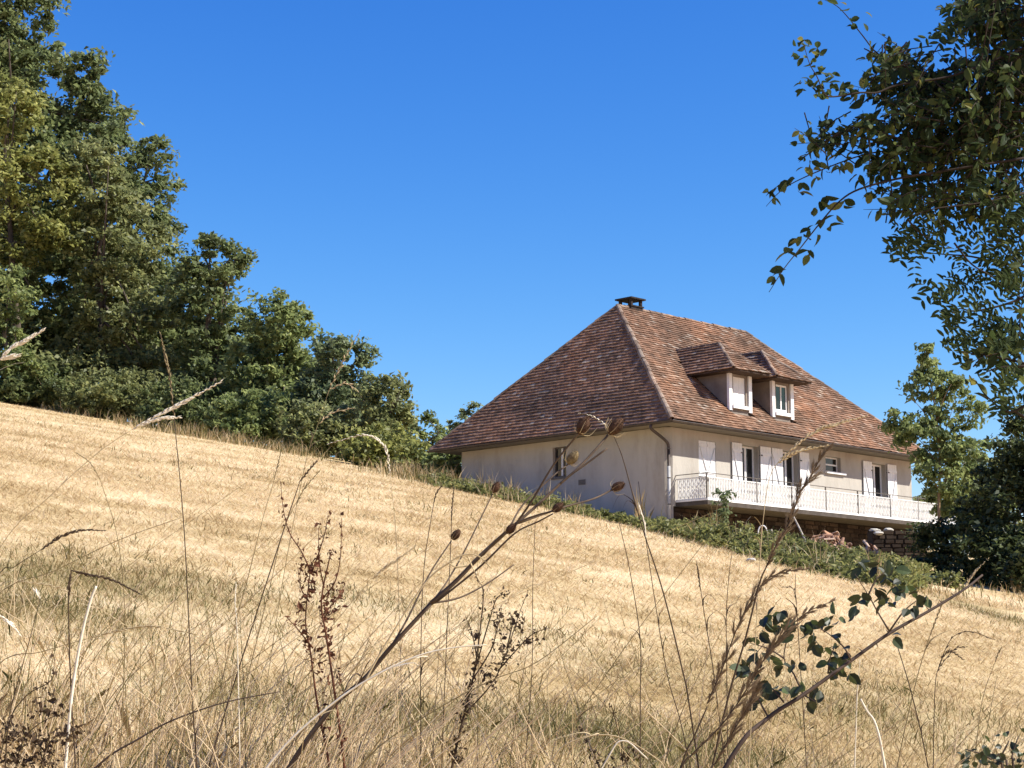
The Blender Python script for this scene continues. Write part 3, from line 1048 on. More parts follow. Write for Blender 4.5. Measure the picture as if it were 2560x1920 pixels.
for i, c in enumerate(DC):
    x0, x1 = c - DW, c + DW
    mb = HB()
    yb = roof_y(DEZ) + 0.25
    zf = roof_z(0.0) - 0.1
    hole = (c - .36, c + .36, 9.52, 10.55)
    wall_with_holes(mb, x0 + .13, x1 - .13, zf, DEZ, [hole], lambda a, d_, z: (a, d_ + .08, z), 0.14)
    for xx in (x0, x1):
        mb.add([(xx, 0.05, roof_z(.05) - .25), (xx, yb, roof_z(yb) - .25), (xx, yb, DEZ + .02), (xx, 0.05, DEZ + .02)], ((0, 1, 2, 3),))
    dorm = mb.build('dormer', M['dormer_shade_stucco'], house)
    if i == 0: dorm['label'] = 'dormer with its white shutters closed'
    else: dorm['label'] = 'dormer with an open window'
    for xx in (x0 + .055, x1 - .055):
        k = HB()
        k.box(xx - .085, xx + .085, .02, .13, 9.30, DEZ - .06)
        k.build('window_jamb', M['white_paint'], dorm)
    k = HB()
    k.box(x0 + .13, x1 - .13, -.04, .12, 9.38, 9.50)
    k.build('window_sill', M['white_paint'], dorm)
    k = HB()
    k.box(x0 + .02, x1 - .02, 0.0, .16, DEZ - .06, DEZ + .02)
    k.build('lintel', M['dormer_shade_stucco'], dorm)
    if i == 0:
        for h in range(2):
            sx0 = c - .36 + h * .365
            for bi in range(4):
                k = HB()
                k.box(sx0 + bi * .089 + .003, sx0 + (bi + 1) * .089 - .003, .13, .16, 9.53, 10.54)
                k.build('shutter_board', M['white_paint'], dorm)
    else:
        k = HB()
        for xa in (c - .36, c - .02, c + .30):
            k.box(xa, xa + .06, .13, .18, 9.53, 10.54)
        k.box(c - .30, c - .02, .13, .18, 10.47, 10.54)
        k.box(c + .04, c + .30, .13, .18, 10.47, 10.54)
        k.box(c - .30, c - .02, .13, .18, 9.53, 9.63)
        k.box(c + .04, c + .30, .13, .18, 9.53, 9.63)
        k.build('window_frame', M['white_paint'], dorm)
        for xa in (c - .30, c + .04):
            k = HB()
            k.box(xa, xa + .27, .150, .156, 9.63, 10.47)
            k.build('window_pane', M['glass'], dorm)
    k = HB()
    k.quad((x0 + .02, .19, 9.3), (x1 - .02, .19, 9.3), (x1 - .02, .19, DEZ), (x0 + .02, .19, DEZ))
    k.build('unlit_room_sheet', M['unlit_room'], dorm)  # dark sheet painted as the unlit space behind the dormer front
    # thin dark strips where the cheeks meet the roof
    for xx, sx in ((x0, -1), (x1, 1)):
        k = HB()
        a, b2 = np.array((xx + sx * .03, -.02, roof_z(-.02) + .045)), np.array((xx + sx * .03, yb - .3, roof_z(yb - .3) + .045))
        k.bar(a, b2, 0.06, 0.02)
        k.build('cheek_foot_strip', M['soot_black'], dorm)
    # roof: ridge, two slopes, front hip
    HW, YF, YA = 1.05, -0.50, 0.95
    yv, yr = roof_y(DEZ), roof_y(DRZ)
    l0, l1, r0, r1 = (c - HW, YF, DEZ), (c - HW, yv, DEZ), (c + HW, YF, DEZ), (c + HW, yv, DEZ)
    ap, bk = (c, YA, DRZ), (c, yr, DRZ)
    k = HB()
    dn = lambda q: (q[0], q[1], q[2] - .05)
    k.quad(dn(l1), dn(l0), dn(ap), dn(bk))
    k.quad(dn(r0), dn(r1), dn(bk), dn(ap))
    k.tri(dn(l0), dn(r0), dn(ap))
    z = DEZ - .075
    k.quad((c - HW, YF, z), (c + HW, YF, z), (c + HW, yv, z), (c - HW, yv, z))
    k.bar((c - HW, YF, DEZ - .035), (c + HW, YF, DEZ - .035), .02, .07)
    k.bar((c - HW, YF, DEZ - .033), (c - HW, yv, DEZ - .033), .02, .07)
    k.bar((c + HW, YF, DEZ - .033), (c + HW, yv, DEZ - .033), .02, .07)
    k.build('dormer_roof', M['deck'], dorm)
    st = ([], [], [])
    tile_face(l1, l0, bk, ap, store=st, single_ok=False)
    tile_face(r0, r1, ap, bk, store=st, single_ok=False)
    tile_face(l0, r0, ap, ap, store=st, single_ok=False)
    tiles_build('dormer_tiling', st, dorm)
    lay_caps('hip_tile', l0, ap, dorm, sc=.8)
    lay_caps('hip_tile', r0, ap, dorm, sc=.8)
    lay_caps('ridge_tile', ap, bk, dorm, sc=.8)

# ---- french doors with open ledged shutters
for i, (a, b_) in enumerate(DOORS):
    k = HB()
    y0, y1 = .21, .27
    zt = 8.10
    zb = FZ + .04
    k.box(a, a + .07, y0, y1, zb, zt)
    k.box(b_ - .07, b_, y0, y1, zb, zt)
    k.box(a + .07, b_ - .07, y0, y1, zt - .07, zt)
    mid = (a + b_) / 2
    k.box(mid - .05, mid + .05, y0 - .01, y1, zb, zt - .07)
    door = k.build('french_door', M['white_paint'], house)
    for xa, xb in ((a + .07, mid - .05), (mid + .05, b_ - .07)):
        k = HB()
        k.box(xa, xb, y0 + .005, y1 - .005, zb, zb + .36)
        k.build('door_panel', M['white_paint'], door)
        k = HB()
        k.box(xa, xb, y0 + .025, y0 + .035, zb + .36, zt - .07)
        k.build('door_pane', M['glass'], door)
    k = HB()
    k.box(a - .02, b_ + .02, -.10, .21, FZ + .002, zb)
    k.build('door_sill', M['concrete'], door)
SH = [(3.37, 3.93, 1), (4.99, 5.62, -1), (5.68, 6.31, 1), (7.35, 7.92, -1), (11.40, 11.99, 1), (13.05, 13.66, -1)]
for x0, x1, br in SH:
    o = HB()
    o.box(x0 + .01, x1 - .01, -.044, -.036, FZ + .10, 8.09)
    sh = o.build('shutter', M['white_paint'], house)
    for zz in (6.15, 7.8):
        xx = x1 - .04 if br > 0 else x0 + .04
        o = HB()
        o.box(xx - .03, xx + .05, -.105, .0, zz - .02, zz + .02)
        o.build('hinge', M['dark_iron'], sh)
    shutter_boards(sh, x0, x1, FZ + .06, 8.13, -.075, 4, br)
o = HB()
o.box(1.58, 2.56, -.06, .02, 6.71, 6.79)
sh = o.build('closed_shutters', M['concrete'], house)
shutter_boards(sh, 1.61, 2.065, 6.81, 8.05, .02, 3, 1)
shutter_boards(sh, 2.075, 2.53, 6.81, 8.05, .02, 3, -1)

# small high window with a pale sill
k = HB()
for (xa, xb, za, zb) in ((9.05, 9.10, 7.55, 8.12), (9.97, 10.02, 7.55, 8.12), (9.10, 9.97, 8.07, 8.12), (9.10, 9.97, 7.55, 7.60)):
    k.box(xa, xb, .16, .22, za, zb)
k.box(9.10, 9.97, .14, .21, 7.80, 7.86)
win = k.build('small_window', M['white_paint'], house)
k = HB()
k.box(9.10, 9.97, .185, .191, 7.60, 8.07)
k.build('window_pane', M['glass'], win)
k = HB()
k.box(8.99, 10.22, -.11, .15, 7.47, 7.547)
k.build('window_sill', M['white_paint'], win)

# gable window
k = HB()
for (ya, yb_, za, zb) in ((4.80, 4.85, 7.03, 8.12), (5.42, 5.47, 7.03, 8.12), (4.85, 5.42, 8.07, 8.12), (4.85, 5.42, 7.03, 7.08)):
    k.box(.12, .17, ya, yb_, za, zb)
gw = k.build('gable_window', M['dark_iron'], house)
k = HB()
k.box(.09, .15, 5.06, 5.12, 7.08, 8.07)
k.build('mullion', M['white_paint'], gw)
for ya, yb_ in ((4.85, 5.055), (5.125, 5.42)):
    k = HB()
    k.box(.14, .146, ya, yb_, 7.08, 8.07)
    k.build('window_pane', M['glass'], gw)
k = HB()
k.box(-.05, .12, 4.74, 5.53, 6.96, 7.028)
k.build('window_sill', M['concrete'], gw)
k = HB()
k.box(-.012, .02, 3.86, 4.20, 6.67, 6.86)
vent = k.build('vent', M['concrete'], house)
for j in range(3):
    k = HB()
    k.box(-.020, -.013, 3.89, 4.17, 6.70 + j * .05, 6.725 + j * .05)
    k.build('vent_slat', M['dark_iron'], vent)

# ---- balcony
BX0, BX1, BD = 0.32, 16.2, 1.40
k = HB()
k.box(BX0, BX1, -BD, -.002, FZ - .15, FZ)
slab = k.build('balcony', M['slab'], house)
TOPZ = 6.72
rail = HB()
rail.bar((BX0 - .02, -BD + .05, TOPZ), (BX1, -BD + .05, TOPZ), .045, .022)
rail.bar((BX0 + .03, -BD + .075, TOPZ - .001), (BX0 + .03, -.01, TOPZ - .001), .045, .022)
rl = rail.build('railing', M['dark_iron'], house)
for (za) in (FZ + .07, TOPZ - .14):
    k = HB()
    k.bar((BX0, -BD + .05, za), (BX1, -BD + .05, za), .03, .03)
    k.bar((BX0 + .03, -BD + .068, za), (BX0 + .03, -.01, za), .03, .03)
    k.build('cross_rail', M['iron'], rl)
k = HB()
k.box(BX0 + .005, BX1, -BD - .012, -BD + .004, FZ - .005, FZ + .045)
k.build('edge_strip', M['white_paint'], rl)
k = HB()
k.box(BX0 - .012, BX0 + .004, -BD + .006, -.01, FZ - .005, FZ + .045)
k.build('edge_strip', M['white_paint'], rl)
for xx in (0.34, 3.05, 5.05, 7.1, 9.1, 11.2, 13.1, 15.0):
    k = HB()
    k.box(xx - .02, xx + .02, -BD + .03, -BD + .07, FZ, TOPZ - .012)
    k.build('post', M['dark_iron'], rl)


def baluster(scroll):
    mb = MB()
    z0, z1 = .085, TOPZ - .155 - FZ
    mb.box(-.014, .014, -.012, .012, z0, z1)
    if scroll:
        pts = [(.055 * math.sin(t * 2 * math.pi), 0, z0 + (z1 - z0) * t) for t in np.linspace(0, 1, 9)]
        pts2 = [(-p_[0], 0, p_[2]) for p_ in pts]
        for ps in (pts, pts2):
            for q0, q1 in zip(ps[:-1], ps[1:]): mb.bar(q0, q1, .014, .014, upv=(0, 1, 0))
    me = mb.mesh('baluster')
    me.materials.append(M['iron'])
    return me


BAL = [baluster(False), baluster(True)]
n_b = 0
xx = BX0 + .16
while xx < BX1:
    o = link('baluster', BAL[n_b % 2], None, rl)
    o.location = (xx, -BD + .05, FZ - HZ)
    n_b += 1
    xx += .088
for yy in np.arange(-BD + .15, -.03, .088):
    o = link('baluster', BAL[n_b % 2], None, rl)
    o.location = (BX0 + .03, yy, FZ - HZ)
    o.rotation_euler = (0, 0, math.pi / 2)
    n_b += 1


# ------------------------------------------------------------------ trees and shrubs
def leaf_cards(C, size, up=0.35, flat=0.25, asp=0.55):
    """C (N,3) centres -> (N,4,3) diamond leaves"""
    n = len(C)
    nrm = rng.normal(size=(n, 3))
    nrm[:, 2] = np.abs(nrm[:, 2]) + up
    nrm /= np.linalg.norm(nrm, axis=1)[:, None]
    t = rng.normal(size=(n, 3))
    t -= nrm * np.sum(t * nrm, 1)[:, None]
    t /= np.linalg.norm(t, axis=1)[:, None]
    s = np.cross(nrm, t)
    L = size * (0.6 + 0.8 * rng.random(n))
    a = t * L[:, None] * .5
    b2 = s * (L * asp)[:, None] * .5
    fold = nrm * (L * 0.12)[:, None]
    return np.stack([C - a, C + b2 + fold - a * .1, C + a - fold * .6, C - b2 + fold - a * .1], 1)


def clumps(blobs, cr, per, density, gap=0.0, shell=0.5):
    """blobs: (cx,cy,cz,rx,ry,rz); returns leaf centres and a colour value"""
    P, Rr = [], []
    for (cx, cy, cz, rx, ry, rz) in blobs:
        nC = max(3, int(1.9 * density * (rx * ry + rx * rz + ry * rz) / 3 / (cr * cr)))
        dv = rng.normal(size=(nC, 3))
        dv /= np.linalg.norm(dv, axis=1)[:, None]
        rr = shell + (1.05 - shell) * rng.random(nC) ** 0.55
        cc = np.stack([cx + dv[:, 0] * rx * rr, cy + dv[:, 1] * ry * rr, cz + dv[:, 2] * rz * rr], -1)
        for q in cc:
            k = int(per * (0.5 + rng.random()))
            r_ = cr * (0.30 + 1.05 * rng.random() ** 1.5)
            o = np.clip(rng.normal(size=(k, 3)), -1.9, 1.9) * np.array([r_, r_, r_ * .62]) * .55
            P.append(q + o)
            tone = rng.normal(0.45, 0.14)
            Rr.append(np.clip(tone + rng.normal(0, 0.17, k), 0, 1))
    return np.concatenate(P), np.concatenate(Rr)


def vb(vx, vy, rx, ry, Y, depth=0.8):
    """blob given in the photograph's frame at distance Y"""
    c = at(vx, vy, Y)
    k = VS / FPX * Y
    return (c[0], c[1], c[2], rx * k, max(rx * k * depth, .3), ry * k)


LW = 'trees along the upper field edge'


def tree(name, label, cat, base, blobs, mat, leaf, cr, per, density, group=None, trunk=0.22, bark='bark', limbs=6, shell=0.45, up=0.35):
    bx, by = base
    z = gz(bx, by)
    root = empty(name, (bx, by, z), label, cat, group)
    off = np.array([bx, by, z])
    P, rr = clumps(blobs, cr, per * (1.25 if group == LW else 1.1), density * (1.35 if group == LW else 1.2), shell=shell)
    V = leaf_cards(P, leaf * (.84 if group == LW else .95), up) - off
    link('crown', np_mesh('crown', V, 4, {'rnd': rr}), M[mat], root)
    if trunk:
        mb = MB(off)
        B = np.array([[q[0], q[1], q[2], q[5]] for q in blobs])
        top = B[np.argmax(B[:, 2] + B[:, 3])]
        tp = np.array([top[0], top[1], top[2] + top[3] * .4])
        b0 = np.array([bx, by, z - .2])
        mids = [b0 + (tp - b0) * t + np.array([rng.normal(0, .12), rng.normal(0, .12), 0]) * (t * 3) for t in np.linspace(0, 1, 6)]
        mids[0] = b0
        ln = smoothline(mids, 3)
        mb.tube(ln, list(np.linspace(trunk, trunk * .15, len(ln))), 8)
        for q in list(B)[:limbs * 2]:
            for _ in range(2):
                s = ln[int(len(ln) * random.uniform(.25, .8))]
                e = np.array([q[0], q[1], q[2]]) + rng.normal(size=3) * q[3] * .45
                m_ = (s + e) / 2 + np.array([0, 0, abs(e[2] - s[2]) * .1])
                mb.tube(smoothline([s, m_, e], 3), list(np.linspace(trunk * .35, trunk * .06, 7)), 5)
        mb.build('trunk', M[bark], root, smooth=True)
    return root


def base_of(vx, Y):
    return ray(vx, 900)[0] * Y, Y


tree('oak_tree', 'tallest dark oak, its top running out of the picture above the wood', 'tree', base_of(60, 99),
     [vb(0, 40, 120, 130, 99), vb(70, 210, 160, 130, 99), vb(60, 420, 190, 170, 99), vb(-120, 250, 200, 300, 99), vb(190, 160, 40, 50, 98),
      vb(100, 640, 210, 200, 99), vb(215, 260, 60, 60, 99)], 'leaf_dark', 0.40, 0.75, 60, 2.6, LW, 0.42)
tree('oak_tree', 'dark oak with a ragged side branch standing out against the sky', 'tree', base_of(300, 97),
     [vb(255, 330, 75, 90, 97), vb(330, 330, 45, 42, 97), vb(375, 390, 30, 22, 97), vb(300, 480, 90, 110, 97), vb(330, 700, 110, 150, 97)],
     'leaf_dark', 0.36, 0.6, 55, 2.2, LW, 0.30)
tree('ash_tree', 'yellow-green tree catching the sun in front of the tallest oak', 'tree', base_of(40, 92),
     [vb(20, 240, 80, 70, 92), vb(70, 400, 95, 90, 92), vb(20, 520, 90, 60, 92), vb(120, 500, 60, 50, 92)], 'leaf_yellow', 0.34, 0.55, 60, 2.0, LW, 0.26)
tree('oak_tree', 'broad olive-green tree in the middle of the wood', 'tree', base_of(230, 93),
     [vb(200, 400, 80, 110, 93), vb(330, 830, 90, 70, 92), vb(255, 520, 110, 120, 93), vb(270, 680, 120, 120, 93), vb(190, 800, 120, 70, 93)], 'leaf_olive', 0.34, 0.6, 60, 2.2, LW, 0.26)
tree('hazel_tree', 'bushy green tree low at the left edge of the wood', 'tree', base_of(10, 90.5),
     [vb(20, 640, 70, 60, 90), vb(-20, 760, 90, 70, 90), vb(60, 800, 50, 40, 90)], 'leaf_mid', 0.30, 0.5, 55, 1.8, LW, 0.18)
tree('oak_tree', 'dark rounded oak halfway down the slope of treetops', 'tree', base_of(465, 91),
     [vb(455, 570, 72, 58, 91), vb(450, 680, 85, 110, 91), vb(480, 820, 90, 90, 91), vb(510, 560, 22, 26, 91)], 'leaf_dark', 0.33, 0.55, 60, 2.3, LW, 0.26)
tree('maple_tree', 'mid-green round-headed tree right of the dark rounded oak', 'tree', base_of(595, 88),
     [vb(600, 700, 72, 70, 88), vb(570, 800, 90, 90, 88), vb(600, 890, 90, 60, 87), vb(500, 890, 80, 60, 88), vb(640, 840, 70, 80, 88), vb(655, 700, 22, 26, 88)], 'leaf_mid', 0.31, 0.5, 60, 2.3, LW, 0.22)
tree('maple_tree', 'blue-green tree with thin upright shoots near the lower end of the wood', 'tree', base_of(735, 84),
     [vb(730, 775, 62, 52, 84), vb(790, 765, 20, 28, 84), vb(745, 870, 80, 70, 84), vb(730, 930, 80, 45, 83.5), vb(690, 860, 60, 80, 84)], 'leaf_blue', 0.29, 0.45, 55, 2.2, LW, 0.18)
tree('hazel_tree', 'small olive-brown tree at the lower end of the wood', 'tree', base_of(830, 80),
     [vb(830, 860, 52, 52, 80), vb(862, 835, 20, 36, 80), vb(840, 935, 66, 50, 80), vb(885, 890, 18, 24, 80)], 'leaf_olive', 0.26, 0.4, 55, 2.2, LW, 0.14)
tree('hazel_tree', 'spindly young tree just left of the roof corner', 'tree', base_of(932, 77),
     [vb(930, 925, 22, 34, 77), vb(945, 965, 36, 34, 77), vb(905, 960, 26, 34, 77)], 'leaf_mid', 0.22, 0.32, 40, 2.0, LW, 0.08)
tree('hazel_tree', 'leafy treetops showing behind the low corner of the roof', 'tree', base_of(1000, 84),
     [vb(1000, 925, 30, 40, 84), vb(1024, 890, 14, 20, 84), vb(975, 935, 18, 28, 84)], 'leaf_blue', 0.22, 0.32, 40, 2.0, LW, 0.08)
for vx, vy, rx, ry, Y, mat, lab in ((90, 845, 110, 28, 91, 'leaf_dark', 'dark thicket under the tallest oak at the top of the field'),
                                    (250, 865, 110, 36, 89.5, 'leaf_olive', 'olive thicket under the broad tree in the middle of the wood'),
                                    (400, 890, 90, 40, 87.5, 'leaf_dark', 'dark thicket below the dark rounded oak'),
                                    (560, 915, 100, 38, 84, 'leaf_mid', 'green thicket below the round-headed tree'),
                                    (690, 940, 80, 38, 80.5, 'leaf_olive', 'olive thicket below the blue-green tree'),
                                    (820, 975, 70, 36, 76, 'leaf_yellow', 'yellowish bush at the foot of the small olive-brown tree'),
                                    (905, 1005, 50, 30, 72, 'leaf_yellow', 'yellow-green bush between the wood and the gable wall'),
                                    (965, 1005, 36, 36, 71, 'leaf_mid', 'green bush tucked under the low roof corner')):
    tree('bush', lab, 'bush', base_of(vx, Y), [vb(vx, vy - ry * .3, rx * 1.15, ry * 1.5, Y), vb(vx - rx * .4, vy + ry * .3, rx * .7, ry * .9, Y - .6), vb(vx + rx * .5, vy + ry * .4, rx * .6, ry * .9, Y - .5)],
         mat, 0.22, 0.40, 44, 3.2, 'bushes along the upper field edge', 0.05, limbs=1, shell=0.2)

for vx, vy, rx, ry, Y, lab in ((150, 700, 170, 190, 101, 'deep green tree behind the yellow-green one, closing the wood'),
                               (390, 720, 130, 170, 99, 'deep green tree filling the gap behind the dark rounded oak'),
                               (560, 800, 120, 120, 96, 'deep green tree standing behind the round-headed tree'),
                               (700, 870, 110, 100, 92, 'deep green tree behind the blue-green one'),
                               (820, 930, 80, 70, 87, 'deep green tree behind the small olive-brown one')):
    tree('oak_tree', lab, 'tree', base_of(vx, Y), [vb(vx, vy, rx, ry, Y), vb(vx - rx * .3, vy + ry * .5, rx * .9, ry * .7, Y), vb(vx + rx * .3, vy + ry * .6, rx * .8, ry * .6, Y)],
         'leaf_dark', 0.36, 0.6, 50, 1.7, LW, .2, limbs=3, shell=.2)

# right-hand side
ashr = tree('ash_tree', 'slender young ash with drooping leaves beside the balcony end', 'tree', base_of(2037, 54),
            [vb(1995, 760, 22, 36, 54), vb(2005, 830, 44, 46, 54), vb(2050, 850, 40, 44, 54), vb(1975, 925, 62, 54, 54), vb(2060, 940, 48, 62, 54),
             vb(2035, 1020, 66, 56, 54), vb(1935, 925, 24, 34, 54), vb(2085, 1010, 50, 70, 54.5), vb(2060, 1085, 60, 40, 54.5), vb(2095, 890, 24, 40, 54)], 'leaf_mid', 0.16, 0.30, 58, 2.1, None, 0, shell=0.25, up=-.3)
mb = MB(np.array(ashr.location))
tp = [at(2037, 1275, 54), at(2035, 1198, 54), at(2028, 1107, 54), at(2030, 1010, 54), at(2026, 932, 54), at(2015, 850, 54), at(1998, 760, 54)]
tp[0][2] = gz(tp[0][0], 54) - .1
ln = smoothline(tp, 4)
mb.tube(ln, list(np.linspace(.062, .012, len(ln))), 8)
for (t, vx, vy) in ((.45, 2080, 930), (.5, 1960, 930), (.55, 2060, 880), (.62, 1970, 860), (.7, 2055, 830), (.78, 1990, 800), (.42, 1945, 960), (.4, 2085, 1000)):
    s = ln[int(t * len(ln))]
    e = at(vx, vy, 54 + random.uniform(-.6, .6))
    mb.tube(smoothline([s, (s + e) / 2 + np.array([0, 0, .15]), e], 3), list(np.linspace(.022, .005, 7)), 5)
mb.build('trunk', M['young_bark'], ashr, smooth=True)

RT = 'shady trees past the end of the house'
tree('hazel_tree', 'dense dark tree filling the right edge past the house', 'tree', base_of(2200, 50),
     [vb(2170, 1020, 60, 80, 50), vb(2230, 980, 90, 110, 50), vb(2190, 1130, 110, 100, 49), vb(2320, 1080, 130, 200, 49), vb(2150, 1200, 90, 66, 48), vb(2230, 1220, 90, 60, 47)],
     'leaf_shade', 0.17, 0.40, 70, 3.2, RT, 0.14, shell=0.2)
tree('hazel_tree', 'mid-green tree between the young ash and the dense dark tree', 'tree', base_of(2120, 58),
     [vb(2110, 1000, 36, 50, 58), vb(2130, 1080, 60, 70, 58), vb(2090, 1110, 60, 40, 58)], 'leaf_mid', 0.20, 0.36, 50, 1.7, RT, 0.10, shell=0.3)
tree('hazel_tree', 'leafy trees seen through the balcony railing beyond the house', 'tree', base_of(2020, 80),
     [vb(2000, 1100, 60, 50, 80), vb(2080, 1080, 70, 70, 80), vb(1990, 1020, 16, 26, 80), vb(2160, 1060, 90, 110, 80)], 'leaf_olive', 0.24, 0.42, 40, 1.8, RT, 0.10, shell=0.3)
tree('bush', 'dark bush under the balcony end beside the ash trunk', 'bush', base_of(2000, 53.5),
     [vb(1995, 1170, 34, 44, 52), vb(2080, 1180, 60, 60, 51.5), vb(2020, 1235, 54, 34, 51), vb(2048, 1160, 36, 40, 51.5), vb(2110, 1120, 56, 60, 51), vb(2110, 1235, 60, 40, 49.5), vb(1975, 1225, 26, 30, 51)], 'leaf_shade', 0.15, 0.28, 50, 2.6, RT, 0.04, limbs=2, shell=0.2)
# bramble bank in front of the house: one uncountable mass
def bank():
    top = [(930, 1022), (1000, 1038), (1060, 1050), (1130, 1064), (1230, 1086), (1330, 1108), (1430, 1124), (1500, 1120), (1580, 1132), (1650, 1172),
           (1720, 1214), (1800, 1240), (1900, 1262), (1960, 1266)]
    bl = []
    for i in range(len(top) - 1):
        for t in (0, .2, .4, .6, .8):
            vx, vy = [top[i][k] * (1 - t) + top[i + 1][k] * t for k in range(2)]
            for back in ((.5, 1.4) if vx < 1640 else (.5, 1.4, 2.6, 4.0, 5.5, 7.2)):
                Y = edge_Y(vx) + back
                p_ = at(vx, vy, Y)
                g = gz(p_[0], Y)
                hz_ = max(.22, (p_[2] - g)) * (.75 if back < 1 else 1)
                if back > 2: hz_ = random.uniform(.3, .55)
                bl.append((p_[0] + random.uniform(-.3, .3), Y + random.uniform(-.3, .3), g + hz_ * .45, .55, .55, hz_ * .55 * random.uniform(.7, 1.15)))
    P, rr = clumps(bl, 0.22, 30, 1.5, shell=.2)
    k = P[:, 2] > ground(P[:, 0], P[:, 1]) - .05
    o = link('bramble_bank', np_mesh('bramble_bank', leaf_cards(P[k], .13, .3, asp=.36), 4, {'rnd': rr[k]}), M['leaf_bank'])
    o['kind'] = 'stuff'

    vxs = rng.uniform(930, 1960, 2600)
    cl = fbm(vxs * .03, vxs * .011 + 4, 3)
    vxs = vxs[rng.random(2600) < sstep(.35, .65, cl)]
    Ys = np.array([edge_Y(v) for v in vxs]) + rng.uniform(.3, 2.4, len(vxs))
    Xs = np.array([ray(v, 900)[0] for v in vxs]) * Ys
    n = len(vxs)
    hh = (.25 + .75 * rng.random(n) ** 1.8) * (.5 + fbm(vxs * .05, vxs * .02, 2))
    o = link('bank_weeds', blades('bank_weeds', Xs, Ys, hh, .012 + .016 * rng.random(n), rng.random(n) ** 1.4 * .8, np.where(rng.random(n) < .45, .1 + .2 * rng.random(n), .45 + .5 * rng.random(n))), M['straw'])
    o['kind'] = 'stuff'


bank()


for vx, vy, rx, ry, mat, lab in ((1790, 1246, 46, 17, 'leaf_bank', 'low green shrub in front of the big tile heap'),
                                 (1868, 1262, 44, 17, 'leaf_dark', 'dark low shrub in front of the small tile heap'),
                                 (1950, 1262, 46, 20, 'leaf_dark', 'green shrub at the foot of the low stone wall'),
                                 (2030, 1262, 44, 22, 'leaf_bank', 'olive shrub around the foot of the ash trunk')):
    Y = edge_Y(vx) + 4.5
    tree('bush', lab, 'bush', base_of(vx, Y), [vb(vx, vy, rx, ry, Y), vb(vx - 20, vy - 4, rx * .5, ry, Y + .4), vb(vx + 22, vy + 2, rx * .5, ry, Y - .3)],
         mat, 0.13, 0.22, 40, 3.0, 'shrubs at the foot of the garden', 0.03, limbs=1, shell=.2)


def tuft(name, label, vx, vy, Y, h, n, mat, spread=.25, group=None, wd=.03):
    p_ = at(vx, vy, Y)
    g = gz(p_[0], Y)
    mb = MB((p_[0], Y, g))
    for i in range(n):
        a = random.uniform(0, 6.28)
        r_ = random.random() * .15
        b0 = np.array([p_[0] + math.cos(a) * r_, Y + math.sin(a) * r_, g - .05])
        hh = h * random.uniform(.5, 1)
        sp = spread * random.uniform(.2, 1) * h
        tip = b0 + np.array([math.cos(a) * sp, math.sin(a) * sp, hh])
        md = b0 + (tip - b0) * .55 + np.array([-math.cos(a) * sp * .2, -math.sin(a) * sp * .2, hh * .06])
        s = np.array([math.sin(a + 1), -math.cos(a + 1) * .3, 0]) * wd / 2
        mb.cur = random.random() * (.6 if random.random() < .55 else 1)
        mb.add([b0 - s, b0 + s, md + s * .8, tip, md - s * .8], ((0, 1, 2, 3, 4),))
    o = mb.build(name, M[mat], rnd=True)
    o.location = (p_[0], Y, g)
    return tag(o, label, 'plant', group)


TG = 'tall tufts growing in the bank below the house'
tuft('grass_tuft', 'tall pale grass tuft in front of the gable near the downpipe', 1380, 1090, 58.6, 1.25, 26, 'straw', .22, TG)
tuft('grass_tuft', 'pale grass tuft under the near end of the balcony', 1545, 1110, 57, 1.1, 22, 'straw', .3, TG)
tuft('grass_tuft', 'short dry stalks below the gable window', 1105, 1050, 63.5, .9, 10, 'straw', .2, TG)
tuft('grass_tuft', 'green and pale tuft at the right edge of the field below the dark tree', 2195, 1270, 47, .85, 40, 'straw', .25, TG)
tuft('grass_tuft', 'low dry stalks beside the gable vent', 1240, 1070, 61, .8, 9, 'straw', .25, TG)
tree('elder_shrub', 'feathery leafy shrub standing up in front of the balcony rail', 'bush', base_of(1560, 57.5),
     [vb(1555, 1085, 12, 34, 57.5), vb(1572, 1068, 10, 14, 57.5), vb(1560, 1115, 22, 18, 57.5)], 'leaf_blue', 0.15, .16, 14, 1.1, None, .02, limbs=2, shell=.2)

# ------------------------------------------------------------------ things in the garden
MZ = gz


def half_tile():
    mb = MB()
    n = 6
    pts = []
    for (x, r_) in ((-.16, .075), (.16, .058)):
        for rr_ in (r_, r_ - .014):
            for k in range(n):
                t = math.pi * k / (n - 1)
                pts.append((x, rr_ * math.cos(t), rr_ * math.sin(t)))
    F = []
    for k in range(n - 1):
        F += [(k, k + 1, 2 * n + k + 1, 2 * n + k), (n + k + 1, n + k, 3 * n + k, 3 * n + k + 1), (k + 1, k, n + k, n + k + 1), (2 * n + k, 2 * n + k + 1, 3 * n + k + 1, 3 * n + k)]
    F += [(0, n, 3 * n, 2 * n), (n - 1, 3 * n - 1, 4 * n - 1, 2 * n - 1)]
    mb.add(pts, F)
    me = mb.mesh('clay_tile')
    me.materials.append(M['old_tile'])
    return me


HT = half_tile()


def heap(x0v, x1v, topv, Y, n, seed, lab, grp, peak):
    r_ = random.Random(seed)
    for i in range(n):
        t = r_.random()
        vx = x0v + (x1v - x0v) * t
        p_ = at(vx, topv, Y)
        dy = r_.uniform(-.5, .5)
        X, YY = p_[0], Y + dy
        g = MZ(X, YY)
        prof = (1 - (2 * t - 1) ** 2) ** .5 * peak * (1 - (dy / .6) ** 2) + .06
        z = g + max(.04, prof * r_.random() ** .45)
        o = link('clay_tile', HT)
        o.location = (X, YY, z)
        o.rotation_euler = (r_.uniform(-.7, .7), r_.uniform(-.9, .9), r_.uniform(0, 6.28))
        k = r_.uniform(.7, 1.15)
        o.scale = (k, k, k)
        tag(o, lab, 'roof tile', grp)


